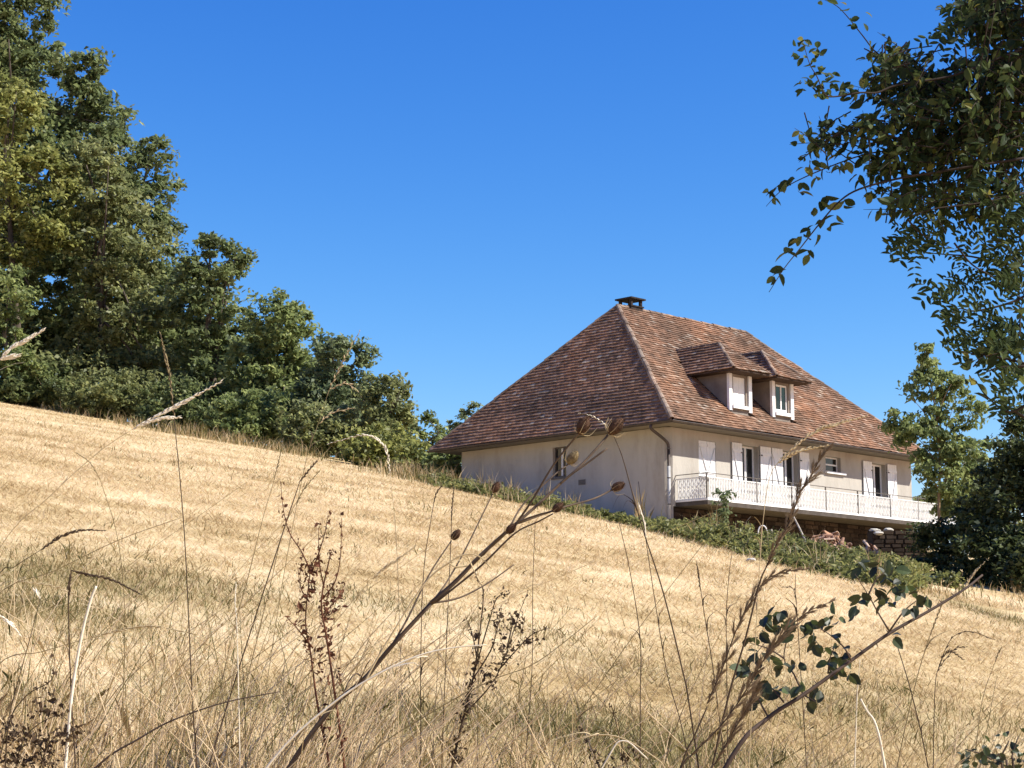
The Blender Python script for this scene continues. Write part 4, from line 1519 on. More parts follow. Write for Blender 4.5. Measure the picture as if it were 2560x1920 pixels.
heap(1752, 1838, 1225, 57.5, 110, 5, 'old pinkish clay tile thrown on the big heap below the balcony', 'old clay tiles heaped below the balcony', .52)
heap(1862, 1902, 1245, 55.5, 34, 8, 'old clay tile in the small heap beside the low stone wall', 'old clay tiles in the small heap by the stone wall', .42)

# low dry-stone wall with pale stones on it
wp = at(1945, 1210, 56)
wg = gz(wp[0], 56)
sw = empty('stone_wall', (wp[0], 56, wg), 'low dry-stone wall end topped with pale stones below the balcony', 'wall', rz=R(8))
mb = MB()
mb.box(-.85, .85, .03, .5, -.3, 1.0)
mb.build('wall_core', M['mortar'], sw)
lay_stones(sw, -.87, .87, -.2, 1.02, [], lambda a, z: ((a, .028, z), (0, 0, 0)), .09, .16, .18, .42, 90)


def boulder(name, X, Y, z, s, mat, label=None, cat=None, group=None, seed=0):
    r_ = random.Random(seed)
    me = bpy.data.meshes.new(name)
    import bmesh
    bm = bmesh.new()
    bmesh.ops.create_icosphere(bm, subdivisions=2, radius=1)
    for v in bm.verts:
        k = 1 + r_.uniform(-.13, .13)
        v.co = Vector((v.co.x * s[0], v.co.y * s[1], v.co.z * s[2])) * k
    bm.to_mesh(me)
    bm.free()
    o = link(name, me, M[mat])
    o.location = (X, Y, z)
    o.rotation_euler = (0, 0, r_.uniform(0, 3))
    if label: tag(o, label, cat, group)
    return o


boulder('pale_stone', wp[0] - .72, 56.2, wg + 1.04, (.19, .15, .06), 'pale_stone', 'flat pale stone on the very end of the low wall', 'stone', 'pale stones on the low wall', 1)
boulder('pale_stone', wp[0] - .30, 56.2, wg + 1.05, (.2, .15, .065), 'pale_stone', 'pale stone second from the end along the top of the low wall', 'stone', 'pale stones on the low wall', 2)
boulder('pale_stone', wp[0] - .66, 55.95, wg + .93, (.18, .16, .07), 'pale_stone', 'small pale stone wedged below the flat one on the wall face', 'stone', 'pale stones on the low wall', 3)
fx, fy = ground_hit(1622, 1216)
boulder('pale_stone', fx, fy, gz(fx, fy) + .06, (.15, .10, .05), 'pale_stone', 'single flat white stone lying on the mown grass edge', 'stone', None, 4)
p_ = at(1705, 1190, 57)
boulder('pale_stone', p_[0], 57, gz(p_[0], 57) + .1, (.13, .11, .10), 'weathered', 'small grey stone half hidden in the bank beside the tile heap', 'stone', None, 6)

# leaning pole, hoop of white pipe and small things in the bank
def pole(name, label, cat, pts, r0, r1, mat, n=6):
    Pw = [np.array(q, float) for q in pts]
    off = Pw[0].copy()
    mb = MB(off)
    ln = smoothline(Pw, 4)
    mb.tube(ln, list(np.linspace(r0, r1, len(ln))), n)
    o = mb.build(name, M[mat], smooth=True)
    o.location = off
    return tag(o, label, cat)


q0, q1 = at(1752, 1222, 55), at(1710, 1108, 56.5)
q0[2] = gz(q0[0], q0[1]) - .1
pole('wooden_pole', 'long pale pole leaning from the bank up to the balcony edge', 'pole', [q0, (q0 + q1) / 2 + np.array([.03, 0, 0]), q1], .035, .028, 'weathered')
a0 = at(1639, 1170, 57)
b0 = at(1659, 1170, 57)
a0[2] = gz(a0[0], 57) - .1
b0[2] = gz(b0[0], 57) + .1
pole('bent_pipe', 'white pipe bent into a hoop in the bank under the balcony', 'pipe', [a0, at(1638, 1148, 57), at(1643, 1137, 57), at(1652, 1137, 57), at(1658, 1150, 57), b0], .02, .018, 'white_paint')
q0, q1 = at(1674, 1172, 57), at(1666, 1143, 57)
q0[2] = gz(q0[0], 57) - .1
pole('wooden_stake', 'short pale stake tilted beside the white pipe hoop', 'stake', [q0, q1], .035, .03, 'weathered')


# ------------------------------------------------------------------ foreground plants
def to_ground(P):
    """carry the lowest point of a stem on down to the soil"""
    P = [np.asarray(p, float) for p in P]
    d = P[0] - P[1]
    d /= max(1e-6, np.linalg.norm(d))
    g = gz(P[0][0], P[0][1])
    drop = P[0][2] - g
    if drop > 0.02:
        hx = d[0] / max(.35, -d[2]) * drop * .6
        hx = max(-.35, min(.35, hx))
        e = P[0] + np.array([hx, 0, 0])
        e[2] = gz(e[0], e[1]) - .03
        m_ = (P[0] + e) / 2 + np.array([hx * .12, 0, 0])
        P = [e, m_] + P
    return P


def V3(pts, Y, dY=0.0):
    n = len(pts)
    return [at(p[0], p[1], Y + dY * i / max(1, n - 1)) for i, p in enumerate(pts)]


def spike(mb, line, wd, n, jit=.6, ln=2.6):
    """spikelets set alternately along a line"""
    L = len(line)
    for i in range(n):
        t = i / max(1, n - 1) * (L - 1.001)
        k = int(t)
        q = line[k] + (line[k + 1] - line[k]) * (t - k)
        d = line[k + 1] - line[k]
        d = d / max(1e-9, np.linalg.norm(d))
        s = np.cross(d, (0, 1, 0))
        s /= max(1e-9, np.linalg.norm(s))
        sg = 1 if i % 2 else -1
        taper = .55 + .45 * math.sin(math.pi * min(1, .15 + i / n))
        ax = d * ln + s * sg * random.uniform(.2, jit + .5) + np.array([0, random.uniform(-.5, .5), 0])
        ax = ax / np.linalg.norm(ax) * wd * ln * taper * random.uniform(.7, 1.2)
        sd = np.cross(ax, (0, 1, 0))
        sd = sd / max(1e-9, np.linalg.norm(sd)) * wd * .36 * taper
        yy = np.array([0, wd * .3, 0])
        mid_ = q + ax * .45
        mb.add([q, mid_ + sd, q + ax, mid_ - sd, mid_ + yy, mid_ - yy], ((0, 1, 4), (1, 2, 4), (2, 3, 4), (3, 0, 4), (0, 5, 1), (1, 5, 2), (2, 5, 3), (3, 5, 0)))


GS = 'dry grass stems in front of the field'


def grass(label, Y, stem, head=None, mat='stem_brown', hmat=None, r0=.0026, r1=.0011, wd=.006, n=26, ground_it=True, jit=.6, dY=.0, name='wild_grass', extra=None):
    P = V3(stem, Y, dY)
    if ground_it: P = to_ground(P)
    ln = smoothline(P, 5)
    if head:
        H = smoothline(V3(head, Y + dY), 5)
    root = empty(name, tuple(P[0]), label, 'grass', GS)
    mb = MB(P[0])
    mb.tube(ln, list(np.linspace(r0 * .85, r1 * .85, len(ln))), 5)
    if head: mb.tube(H, r1, 4)
    mb.build('stem', M[mat], root, smooth=True)
    for q_ in range(random.choice([1, 2, 2, 3]) if len(ln) > 9 else 1):
        j = int(len(ln) * random.uniform(.25, .7))
        d = ln[j + 1] - ln[j]
        d /= max(1e-9, np.linalg.norm(d))
        sd = np.array([random.choice([-1, 1]) * random.uniform(.5, 1), random.uniform(-.5, .5), 0])
        Lb = random.uniform(.05, .12)
        c_ = smoothline([ln[j], ln[j] + (d * .8 + sd * .3) * Lb * .5, ln[j] + (d * .7 + sd * .9) * Lb * .9, ln[j] + (d * .2 + sd * 1.3) * Lb * 1.2 - np.array([0, 0, Lb * .25])], 3)
        bl = MB(P[0])
        w0 = random.uniform(.0018, .0032)
        side = np.cross(d, (0, 1, 0))
        side /= max(1e-9, np.linalg.norm(side))
        rows = []
        for i_, c in enumerate(c_):
            f = 1 - i_ / (len(c_) - 1)
            rows.append((c - side * w0 * f, c + side * w0 * f + np.array([0, .0015, 0])))
        for a_, b2_ in zip(rows[:-1], rows[1:]): bl.quad(a_[0], a_[1], b2_[1], b2_[0])
        bl.build('dry_blade', M[random.choice(['stem_straw', mat])], root)
    if head:
        hb = MB(P[0])
        spike(hb, H, wd, n, jit)
        hb.build('seed_head', M[hmat or mat], root)
    for e in (extra or []):
        H = smoothline(V3(e, Y + dY), 5)
        hb = MB(P[0])
        hb.tube(H, r1, 4)
        spike(hb, H, wd, max(6, n // 2), jit)
        hb.build('seed_head', M[hmat or mat], root)
    return root


grass('tall brown stem with a slim seed head reaching up in front of the wood', 5.6, [(425, 1659), (415, 1500), (398, 1150), (376, 900)], [(376, 900), (366, 810), (357, 770), (347, 722)], wd=.0085, n=34, r0=.0034, r1=.0016, hmat='stem_olive', jit=.2)
grass('stem bending right with a fat pale ear below the dark rounded oak', 5.2, [(-10, 1200), (110, 1070), (215, 975), (285, 928)], [(285, 928), (350, 893), (410, 862), (474, 826)], 'stem_straw', 'stem_pale', r0=.002, wd=.011, n=34, jit=.2, extra=[[(300, 920), (345, 905), (385, 902)]])
grass('pale forked ear poking in at the left edge in front of the wood', 5.0, [(-60, 900), (-40, 830), (0, 776)], [(0, 776), (25, 752), (55, 735), (92, 714)], 'stem_pale', 'stem_pale', wd=.012, n=24, jit=.2, extra=[[(-5, 776), (15, 772), (36, 768)]])
grass('thin straight stem leaning left with a faint pale panicle', 5.8, [(259, 1659), (270, 1356), (255, 1168), (217, 1037)], [(217, 1037), (195, 1000), (165, 978)], r0=.0024, wd=.004, n=14, mat='stem_olive')
grass('dark stem whose ear hangs over to the right at a knee', 5.3, [(163, 1659), (154, 1506), (148, 1310), (154, 1232)], [(154, 1232), (185, 1240), (240, 1252), (303, 1283)], r0=.0034, r1=.0018, wd=.008, n=30, jit=.3, extra=[[(154, 1236), (150, 1262), (149, 1290)]])
grass('thick bleached white stalk standing bare at lower left', 5.3, [(146, 1600), (157, 1487), (176, 1375), (195, 1300), (208, 1266)], None, 'stem_pale', r0=.0062, r1=.0042)
grass('long straw stem slanting up right from the left edge', 5.9, [(-20, 1300), (120, 1232), (260, 1165), (392, 1118)], None, 'stem_olive', r0=.0022, ground_it=True)
grass('dark ear nodding right above the bare patch at the left edge', 5.6, [(-15, 1262), (30, 1225), (88, 1188)], [(88, 1188), (130, 1160), (175, 1146), (222, 1146)], 'stem_brown', 'stem_brown', wd=.009, n=30, jit=.25)
grass('straw ear arching right across the brown stem at mid height', 5.5, [(-15, 1446), (90, 1408), (199, 1377)], [(199, 1377), (260, 1362), (330, 1353), (424, 1371)], 'stem_olive', 'stem_straw', wd=.009, n=34, jit=.25)
grass('straw ear drooping across the white stalk', 5.4, [(-15, 1265), (40, 1255)], [(40, 1255), (120, 1268), (190, 1300), (270, 1350)], 'stem_straw', 'stem_straw', wd=.007, n=28, jit=.25)
grass('leaning brown stem with a small pale tip at its crook, far left', 5.5, [(11, 1585), (37, 1480), (70, 1360), (86, 1296)], [(86, 1296), (82, 1284), (74, 1276)], 'stem_brown', 'stem_pale', wd=.008, n=8)
grass('pale ear cut by the left edge above the curled brown weeds', 5.2, [(-40, 1310), (-15, 1320)], [(-15, 1320), (10, 1338), (25, 1350), (40, 1368)], 'stem_straw', 'stem_pale', wd=.010, n=18, jit=.2)
grass('long dark stem of the crossing pair, the one ending higher', 6.2, [(450, 1659), (530, 1400), (615, 1138), (648, 1040)], [(648, 1040), (668, 1015), (686, 995)], r0=.0042, r1=.0018, wd=.007, n=14)
grass('thinner stem of the crossing pair with an open panicle', 6.3, [(491, 1618), (525, 1502), (580, 1280), (615, 1138), (667, 1037)], [(640, 1090), (658, 1055), (688, 1020)], 'stem_olive', 'stem_olive', r0=.0032, wd=.006, n=14)
grass('short straight stem with a thin ear left of the crossing pair', 6.6, [(500, 1380), (536, 1247), (565, 1130), (592, 1037)], [(592, 1037), (600, 1005), (607, 975)], 'stem_olive', r0=.0024, wd=.006, n=16)
grass('slender stem with pale flags of seed in front of the blue-green tree', 6.4, [(610, 1260), (660, 1000), (685, 922), (711, 842)], [(711, 842), (732, 798), (752, 760), (776, 718)], 'stem_olive', 'stem_straw', r0=.0016, r1=.0010, wd=.0085, n=18, jit=1.0, extra=[[(715, 840), (745, 828), (770, 842)], [(690, 915), (715, 893), (760, 882)]])
grass('pale ear bowed in an arch at the field edge left of the house', 6.6, [(862, 1320), (855, 1150), (842, 1020)], [(842, 1020), (832, 968), (790, 940), (712, 958)], 'stem_straw', 'stem_pale', r0=.0016, wd=.009, n=34, jit=.3)
grass('short white upright stalk alone in the bare straw', 6.0, [(513, 1395), (511, 1340)], [(511, 1340), (508, 1300), (510, 1262)], 'stem_pale', 'stem_pale', r0=.003, wd=.006, n=18, jit=.15)
grass('broad white blade arching from the bottom across the teasel stem', 5.2, [(590, 1640), (717, 1521), (815, 1457), (905, 1416), (980, 1399), (1051, 1393)], None, 'stem_pale', r0=.0055, r1=.002)
grass('pale stalk with a drooping split tip in front of the teasel fork', 5.5, [(740, 1581), (785, 1480), (830, 1397), (916, 1262), (973, 1213), (1005, 1198), (1035, 1202), (1062, 1228)], None, 'stem_straw', r0=.0045, r1=.0022, extra=[[(1010, 1200), (1025, 1235), (1040, 1262)], [(970, 1216), (985, 1225), (1010, 1222)]], wd=.005, n=12)
grass('feathery straw plume slanting right between the dock stems', 5.8, [(655, 1440), (755, 1307), (804, 1251)], [(804, 1251), (830, 1228), (860, 1208), (894, 1183)], 'stem_straw', 'stem_straw', r0=.003, wd=.009, n=26, jit=.5)
grass('upright stem hooked over at the tip, left of the teasel fork', 6.0, [(909, 1659), (909, 1412), (916, 1225), (937, 1086)], [(937, 1086), (943, 1065), (955, 1048)], r0=.0026, r1=.0014, wd=.005, n=10)
grass('upright stem with a dark slim ear beside the first teasel ball', 6.1, [(954, 1659), (965, 1375), (974, 1168), (975, 1110)], [(975, 1125), (977, 1090), (981, 1052)], r0=.0026, r1=.0014, wd=.006, n=16, jit=.2)
grass('straight thin stem standing right of the dock with brown seeds', 6.2, [(1134, 1659), (1149, 1450), (1151, 1262), (1156, 1125)], None, r0=.0026, r1=.0012)
grass('long stem crossing diagonally up to the bank below the house', 6.4, [(1245, 1560), (1296, 1476), (1400, 1330), (1523, 1170)], None, 'stem_olive', r0=.0026, r1=.0012)
grass('stem leaning left below the stone-coloured gable', 6.2, [(1383, 1659), (1383, 1500), (1383, 1381), (1360, 1230), (1337, 1128)], None, r0=.0032, r1=.0014)
grass('tall bent stem carrying a pale awn past the teasel heads', 5.9, [(1490, 1530), (1474, 1447), (1433, 1281), (1392, 1154), (1368, 1072), (1344, 986), (1326, 942)], [(1326, 942), (1308, 918), (1280, 900), (1252, 893)], r0=.0038, r1=.0018, hmat='stem_pale', wd=.006, n=22, jit=.15, extra=[[(1395, 1160), (1392, 1130), (1380, 1090)]])
grass('second stem leaning left beside the tall bent stem', 6.3, [(1475, 1580), (1440, 1450), (1400, 1200), (1379, 1040)], None, 'stem_brown', r0=.003, r1=.0012)
grass('dark stiff stem with a kink in front of the open straw', 6.0, [(1545, 1480), (1524, 1343), (1513, 1270), (1507, 1223)], [(1513, 1275), (1509, 1245), (1505, 1215)], r0=.0028, wd=.006, n=14, jit=.2)
grass('short stem with a leafless tip right of the kinked one', 6.2, [(1570, 1460), (1569, 1330), (1575, 1240), (1582, 1190)], None, r0=.0022)
grass('thin stem under the balcony end, hooked at its top', 6.3, [(1722, 1330), (1719, 1290), (1718, 1240)], [(1718, 1290), (1712, 1270), (1690, 1268)], r0=.0022, wd=.005, n=8)
grass('straight stem rising left through the bramble leaves', 6.2, [(2005, 1659), (1971, 1505), (1934, 1381)], None, 'stem_brown', r0=.0032, r1=.0018)
grass('stem leaning right, the lit one of the lower right crossing', 6.2, [(1938, 1659), (1979, 1472), (2010, 1370), (2037, 1302)], [(2010, 1372), (2025, 1330), (2038, 1296)], 'stem_olive', r0=.003, wd=.006, n=16)
grass('stem with an open nodding panicle of dark seed at lower right', 6.0, [(2016, 1659), (2020, 1484), (2029, 1436)], [(2029, 1436), (2040, 1415), (2056, 1408), (2080, 1424)], r0=.003, wd=.007, n=20, extra=[[(2025, 1451), (2054, 1381), (2095, 1364), (2145, 1381)], [(2030, 1440), (2062, 1402), (2085, 1398)]])
grass('thin far right stem with a drooping ear', 6.3, [(2110, 1600), (2125, 1500), (2150, 1430)], [(2150, 1430), (2157, 1410), (2163, 1400)], 'stem_olive', r0=.0022, wd=.006, n=10)
grass('bleached crooked stalk standing below the bramble branch', 5.4, [(1912, 1659), (1892, 1567), (1872, 1535), (1859, 1510)], None, 'stem_pale', r0=.005, r1=.0035)
grass('short bleached stalk behind the bramble branch', 5.9, [(1850, 1540), (1853, 1480), (1858, 1425)], None, 'stem_pale', r0=.0035)
grass('pale blade bowed low over the bottom edge in the middle', 5.4, [(1180, 1659), (1240, 1600), (1330, 1590), (1420, 1640), (1440, 1670)], None, 'stem_straw', r0=.0035, r1=.002)
grass('white bent blade at the bottom edge right of the middle', 5.3, [(1300, 1659), (1345, 1600), (1400, 1640)], None, 'stem_pale', r0=.004, r1=.0025)
grass('long straw blade leaning right out of the bottom centre', 5.7, [(790, 1640), (930, 1540), (1060, 1470), (1160, 1430), (1290, 1330)], None, 'stem_olive', r0=.003, r1=.0014)
grass('pale yellow ear sweeping up right across the balcony', 5.4, [(1640, 1240), (1650, 1110), (1663, 1030), (1686, 991)], [(1686, 991), (1755, 936), (1810, 915), (1868, 900)], 'stem_straw', 'stem_straw', r0=.0018, wd=.010, n=38, jit=.25, extra=[[(1680, 1000), (1725, 975), (1790, 962)]])
grass('thin bowed stem with hanging seeds between the docks and the crossing', 6.3, [(1186, 1540), (1180, 1400), (1200, 1300), (1160, 1262), (1105, 1290)], None, 'stem_straw', r0=.002, r1=.001)

# scattered fine stems nobody could count
mb = MB()
for i in range(700):
    vx, Y = random.uniform(-60, 2280), random.uniform(5.2, 8.8)
    h = random.uniform(.45, .95) if random.random() < .88 else random.uniform(.9, 1.2)
    x = ray(vx, 1000)[0] * Y
    b_ = np.array([x, Y, gz(x, Y) - .02])
    ln_ = random.gauss(.18, .48) * h
    tip = b_ + np.array([ln_, random.uniform(-.1, .1), h])
    md = b_ + (tip - b_) * .5 + np.array([-ln_ * .18, 0, .03])
    mb.cur = random.choice([.1, .3, .45, .6, .75, .85, .95, 1.0])
    ln = smoothline([b_, md, tip], 4)
    mb.tube(ln, list(np.linspace(random.uniform(.0015, .0032), .0007, len(ln))), 4, cap=False)
    if random.random() < .4: spike(mb, ln[-4:], random.uniform(.003, .006), 9, .4)
for i in range(130):                     # the pale sheaf lying right at the foot of the picture
    vx, Y = random.gauss(600, 150), random.uniform(5.3, 6.6)
    h = random.uniform(.55, 1.0)
    x = ray(vx, 1000)[0] * Y
    b_ = np.array([x, Y, gz(x, Y) - .02])
    ln_ = random.uniform(.1, .75) * h
    tip = b_ + np.array([ln_, random.uniform(-.1, .1), h * .92])
    md = b_ + (tip - b_) * .5 + np.array([-ln_ * .16, 0, .04])
    mb.cur = random.choice([.38, .6, .85, .95, 1.0])
    ln = smoothline([b_, md, tip], 4)
    mb.tube(ln, list(np.linspace(random.uniform(.002, .0042), .0008, len(ln))), 4, cap=False)
o = mb.build('fine_grass_stems', M['straw'], rnd=True)
o['kind'] = 'stuff'


# ---- teasel
def teasel():
    Y = 5.6
    root_p = to_ground(V3([(624, 1659), (717, 1528)], Y))[0]
    root = empty('teasel', tuple(root_p), 'dead branching teasel leaning right across the field with bristly brown heads', 'plant')
    mb = MB(root_p)
    main = smoothline(to_ground(V3([(624, 1659), (717, 1528), (785, 1468), (845, 1397), (931, 1303)], Y)), 5)
    mb.tube(main, list(np.linspace(.0092, .0064, len(main))), 7)

    def br(pts, r0, r1, dY):
        l_ = smoothline(V3(pts, Y, dY), 5)
        mb.tube(l_, list(np.linspace(r0, r1, len(l_))), 6)
        return l_[-1], l_[-1] - l_[-2]
    heads = []
    br([(931, 1303), (985, 1255), (1036, 1202), (1093, 1150), (1115, 1131)], .0072, .005, .0)
    heads.append((*br([(1115, 1131), (1162, 1090), (1210, 1045), (1250, 1010), (1291, 966), (1313, 940)], .005, .0036, .12), 0.027, 'teasel_head', (1330, 921)))
    br([(1210, 1045), (1232, 1026), (1262, 1005), (1312, 968)], .0036, .0028, .0)
    heads.append((*br([(1115, 1131), (1150, 1080), (1195, 1005), (1237, 952), (1252, 936)], .0036, .0026, -.15), 0.025, 'teasel_head', (1260, 919)))
    heads.append((*br([(1100, 1142), (1130, 1090), (1195, 1028), (1226, 1004)], .0032, .0024, .2), 0.021, 'teasel_lit_head', (1237, 989)))
    heads.append((*br([(1120, 1130), (1210, 1098), (1280, 1078), (1322, 1058)], .0036, .0026, .25), 0.019, 'teasel_head', (1335, 1051)))
    heads.append((*br([(1044, 1198), (1080, 1160), (1115, 1131), (1160, 1113), (1195, 1104)], .0040, .0026, -.2), 0.016, 'teasel_head', (1205, 1096)))
    br([(943, 1300), (1036, 1225), (1111, 1153), (1160, 1128), (1194, 1110)], .0036, .0022, -.22)
    heads.append((*br([(925, 1310), (960, 1265), (1003, 1191), (1064, 1067)], .0036, .0022, .3), 0.016, 'teasel_head', (1071, 1053)))
    heads.append((*br([(845, 1397), (882, 1333), (928, 1240), (975, 1168)], .0036, .0022, .2), 0.016, 'teasel_head', (985, 1155)))
    heads.append((*br([(1060, 1182), (1082, 1160), (1096, 1150)], .0030, .0024, -.1), 0.016, 'teasel_head', (1104, 1142)))
    br([(931, 1303), (990, 1292), (1050, 1262), (1110, 1220)], .0040, .0018, .15)
    br([(785, 1468), (770, 1455), (752, 1475), (735, 1520)], .0030, .0016, -.1)
    br([(775, 1476), (790, 1440), (800, 1425)], .0030, .0012, -.1)
    mb.build('stem', M['teasel_stem'], root, smooth=True)
    for (end, d, r_, mt, c) in heads:
        cp = at(c[0], c[1], end[1])
        d = cp - end
        d /= np.linalg.norm(d)
        s = np.cross(d, (0, 1, 0))
        s /= np.linalg.norm(s)
        t = np.cross(s, d)
        h = MB(root_p)
        rings = []
        K = 12
        prof = [(-1.15, .25), (-.9, .62), (-.45, .93), (.05, 1.0), (.55, .82), (.95, .48), (1.2, .12)]
        for (z, q) in prof:
            rings.append([cp + d * z * r_ * 1.05 + (s * math.cos(6.2832 * k / K) + t * math.sin(6.2832 * k / K)) * q * r_ * .80 for k in range(K)])
        vs = [p for rg in rings for p in rg]
        fs = [(i * K + k, i * K + (k + 1) % K, (i + 1) * K + (k + 1) % K, (i + 1) * K + k) for i in range(len(prof) - 1) for k in range(K)]
        fs += [tuple(range(K))[::-1], tuple((len(prof) - 1) * K + k for k in range(K))]
        h.add(vs, fs)
        for j in range(230):
            z = random.uniform(-1.0, 1.15)
            q = math.sqrt(max(0.02, 1 - (z / 1.22) ** 2))
            a = random.uniform(0, 6.2832)
            rad = s * math.cos(a) + t * math.sin(a)
            b_ = cp + d * z * r_ * 1.05 + rad * q * r_ * .78
            tip = b_ + (rad * .8 + d * .55) * r_ * random.uniform(.22, .42)
            w_ = np.cross(rad, d) * r_ * .045
            h.tri(b_ - w_, b_ + w_, tip)
        head = h.build('seed_head', M[mt], root)
        k = MB(root_p)
        for j in range(7):
            a = j / 7 * 6.2832 + random.random()
            rad = s * math.cos(a) + t * math.sin(a)
            b_ = cp - d * r_ * 1.1
            ln_ = r_ * random.uniform(1.1, 2.3)
            pts = [b_, b_ + rad * ln_ * .6 + d * ln_ * .15, b_ + rad * ln_ * .85 + d * ln_ * .8]
            l_ = smoothline(pts, 3)
            k.tube(l_, list(np.linspace(r_ * .05, r_ * .015, len(l_))), 4)
        k.build('bract', M['stem_straw'], head)


teasel()


# ---- red-brown dock plants
def scraps(mb, c, sp, n, size):
    for i in range(n):
        q = np.array(c) + rng.normal(size=3) * np.array(sp)
        V = leaf_cards(q[None], size * random.uniform(.5, 1.3), -.2, asp=random.uniform(.35, .8))[0]
        V[2] += rng.normal(size=3) * size * .18
        mb.add(list(V), ((0, 1, 2), (0, 2, 3)))


def dock(label, Y, stems, clusters, r0=.0055, mat='dock'):
    root_p = to_ground(V3(stems[0], Y))[0]
    root = empty('dock_plant', tuple(root_p), label, 'plant', 'withered docks in front of the field')
    mb = MB(root_p)
    cl = MB(root_p)
    for i, st in enumerate(stems):
        P = V3(st, Y, random.uniform(-.1, .1))
        if st[0][1] > 1600: P = to_ground(P)
        l_ = smoothline(P, 5)
        rr_ = r0 if st[0][1] > 1600 else r0 * .5
        mb.tube(l_, list(np.linspace(rr_, rr_ * .3, len(l_))), 5)
        for q in l_[4:]:
            if random.random() < .75: scraps(cl, q, (.006, .008, .008), random.randint(1, 4), .013)
    for (vx, vy, rx, ry, n) in clusters:
        c = at(vx, vy, Y)
        k = VS / FPX * Y
        scraps(cl, c, (rx * k * .55, .02, ry * k * .6), int(n * 1.6), .016)
    mb.build('stem', M[mat], root, smooth=True)
    cl.build('dried_leaves', M[mat], root, kind='stuff')


dock('reddish withered dock with two curled-leaf stems', 5.7,
     [[(712, 1659), (686, 1524), (671, 1412), (660, 1340), (671, 1225)], [(744, 1659), (724, 1506), (705, 1375), (694, 1300), (712, 1205), (716, 1192)],
      [(672, 1235), (650, 1190), (625, 1150), (612, 1100), (606, 1040)], [(672, 1240), (690, 1190), (702, 1150), (708, 1115)], [(668, 1300), (650, 1270), (643, 1225)],
      [(697, 1330), (730, 1290), (745, 1262)], [(690, 1300), (722, 1260), (735, 1205), (738, 1120)], [(676, 1400), (640, 1355), (620, 1335)], [(700, 1270), (690, 1215), (688, 1140)]],
     [(672, 1225, 22, 18, 40), (668, 1260, 14, 26, 30), (650, 1310, 10, 36, 26), (705, 1320, 16, 40, 46), (722, 1300, 20, 30, 26), (662, 1390, 12, 26, 22), (708, 1390, 12, 30, 24), (690, 1440, 12, 40, 20), (728, 1480, 10, 40, 18), (740, 1600, 12, 30, 26), (700, 1570, 10, 34, 20)])
dock('dark withered dock with bead-like seeds right of the teasel', 5.9,
     [[(976, 1659), (1003, 1543), (1021, 1468), (1033, 1393), (1044, 1281), (1029, 1247)], [(1003, 1543), (1060, 1480), (1090, 1420), (1120, 1330), (1141, 1275)],
      [(1021, 1468), (1062, 1400), (1080, 1330), (1084, 1312)], [(1030, 1420), (1020, 1370), (1005, 1330)], [(1075, 1450), (1110, 1410), (1150, 1370), (1186, 1357)],
      [(1028, 1440), (1060, 1330), (1075, 1290), (1098, 1283)], [(1095, 1400), (1106, 1350), (1103, 1325)]],
     [(1015, 1500, 12, 40, 46), (1000, 1560, 14, 30, 30), (1055, 1460, 22, 26, 30), (1090, 1400, 26, 34, 44), (1120, 1340, 14, 26, 26), (1075, 1340, 12, 26, 18), (1030, 1400, 10, 40, 22), (1140, 1385, 24, 12, 18), (985, 1620, 12, 30, 30)], mat='stem_brown')
dock('low tangle of curled brown weeds in the bottom left corner', 5.3,
     [[(30, 1680), (50, 1600), (90, 1560), (140, 1540)], [(80, 1680), (110, 1600), (170, 1575)], [(10, 1680), (20, 1560), (60, 1500), (110, 1470), (118, 1420)]],
     [(30, 1590, 34, 24, 60), (90, 1600, 40, 20, 60), (150, 1585, 36, 16, 36), (40, 1640, 50, 20, 60), (110, 1640, 40, 20, 40), (100, 1500, 24, 30, 18), (90, 1540, 30, 14, 18)], .003, 'stem_brown')
dock('small dark weeds leaning at the bottom edge near the middle', 5.6,
     [[(1360, 1680), (1330, 1560), (1320, 1520)], [(1300, 1680), (1270, 1600), (1250, 1570)]], [(1340, 1640, 60, 18, 40)], .003, 'stem_brown')


# ---- brown plumes
def plume(label, Y, stem, body, wpx, n):
    P = to_ground(V3(stem, Y))
    H = smoothline(V3(body, Y), 6)
    root = empty('plume_grass', tuple(P[0]), label, 'grass', 'brown plume grasses near the bramble')
    mb = MB(P[0])
    l_ = smoothline(P, 5)
    mb.tube(l_, list(np.linspace(.0035, .0022, len(l_))), 5)
    mb.tube(H, list(np.linspace(.0022, .0008, len(H))), 4)
    mb.build('stem', M['stem_brown'], root, smooth=True)
    k = VS / FPX * Y
    h = MB(P[0])
    L = len(H)
    NT = 34
    for i in range(NT):
        t0 = (i + random.uniform(-.4, .4)) / NT * (L - 1.6) + .3
        t0 = min(max(t0, 0), L - 1.02)
        j = int(t0)
        d = H[j + 1] - H[j]
        d /= np.linalg.norm(d)
        side = np.cross(d, (0, 1, 0)) * (1 if i % 2 else -1)
        env = .35 + .75 * math.sin(math.pi * min(1, (i + 2) / NT))
        ax = d + side * random.uniform(.10, .42) + np.array([0, random.uniform(-.3, .3), 0])
        ln_ = wpx * k * env * random.uniform(1.6, 3.2)
        q = H[j] + (H[j + 1] - H[j]) * (t0 - j)
        for m_ in range(n // NT):
            b_ = q + ax * ln_ * random.uniform(0, .7) + rng.normal(size=3) * wpx * k * .05
            e = b_ + (ax + rng.normal(size=3) * .22) * ln_ * random.uniform(.25, .6)
            s = np.cross(d, (0, 1, 0)) * .0010
            h.tri(b_ - s, b_ + s, e)
    h.build('plume', M['plume'], root)


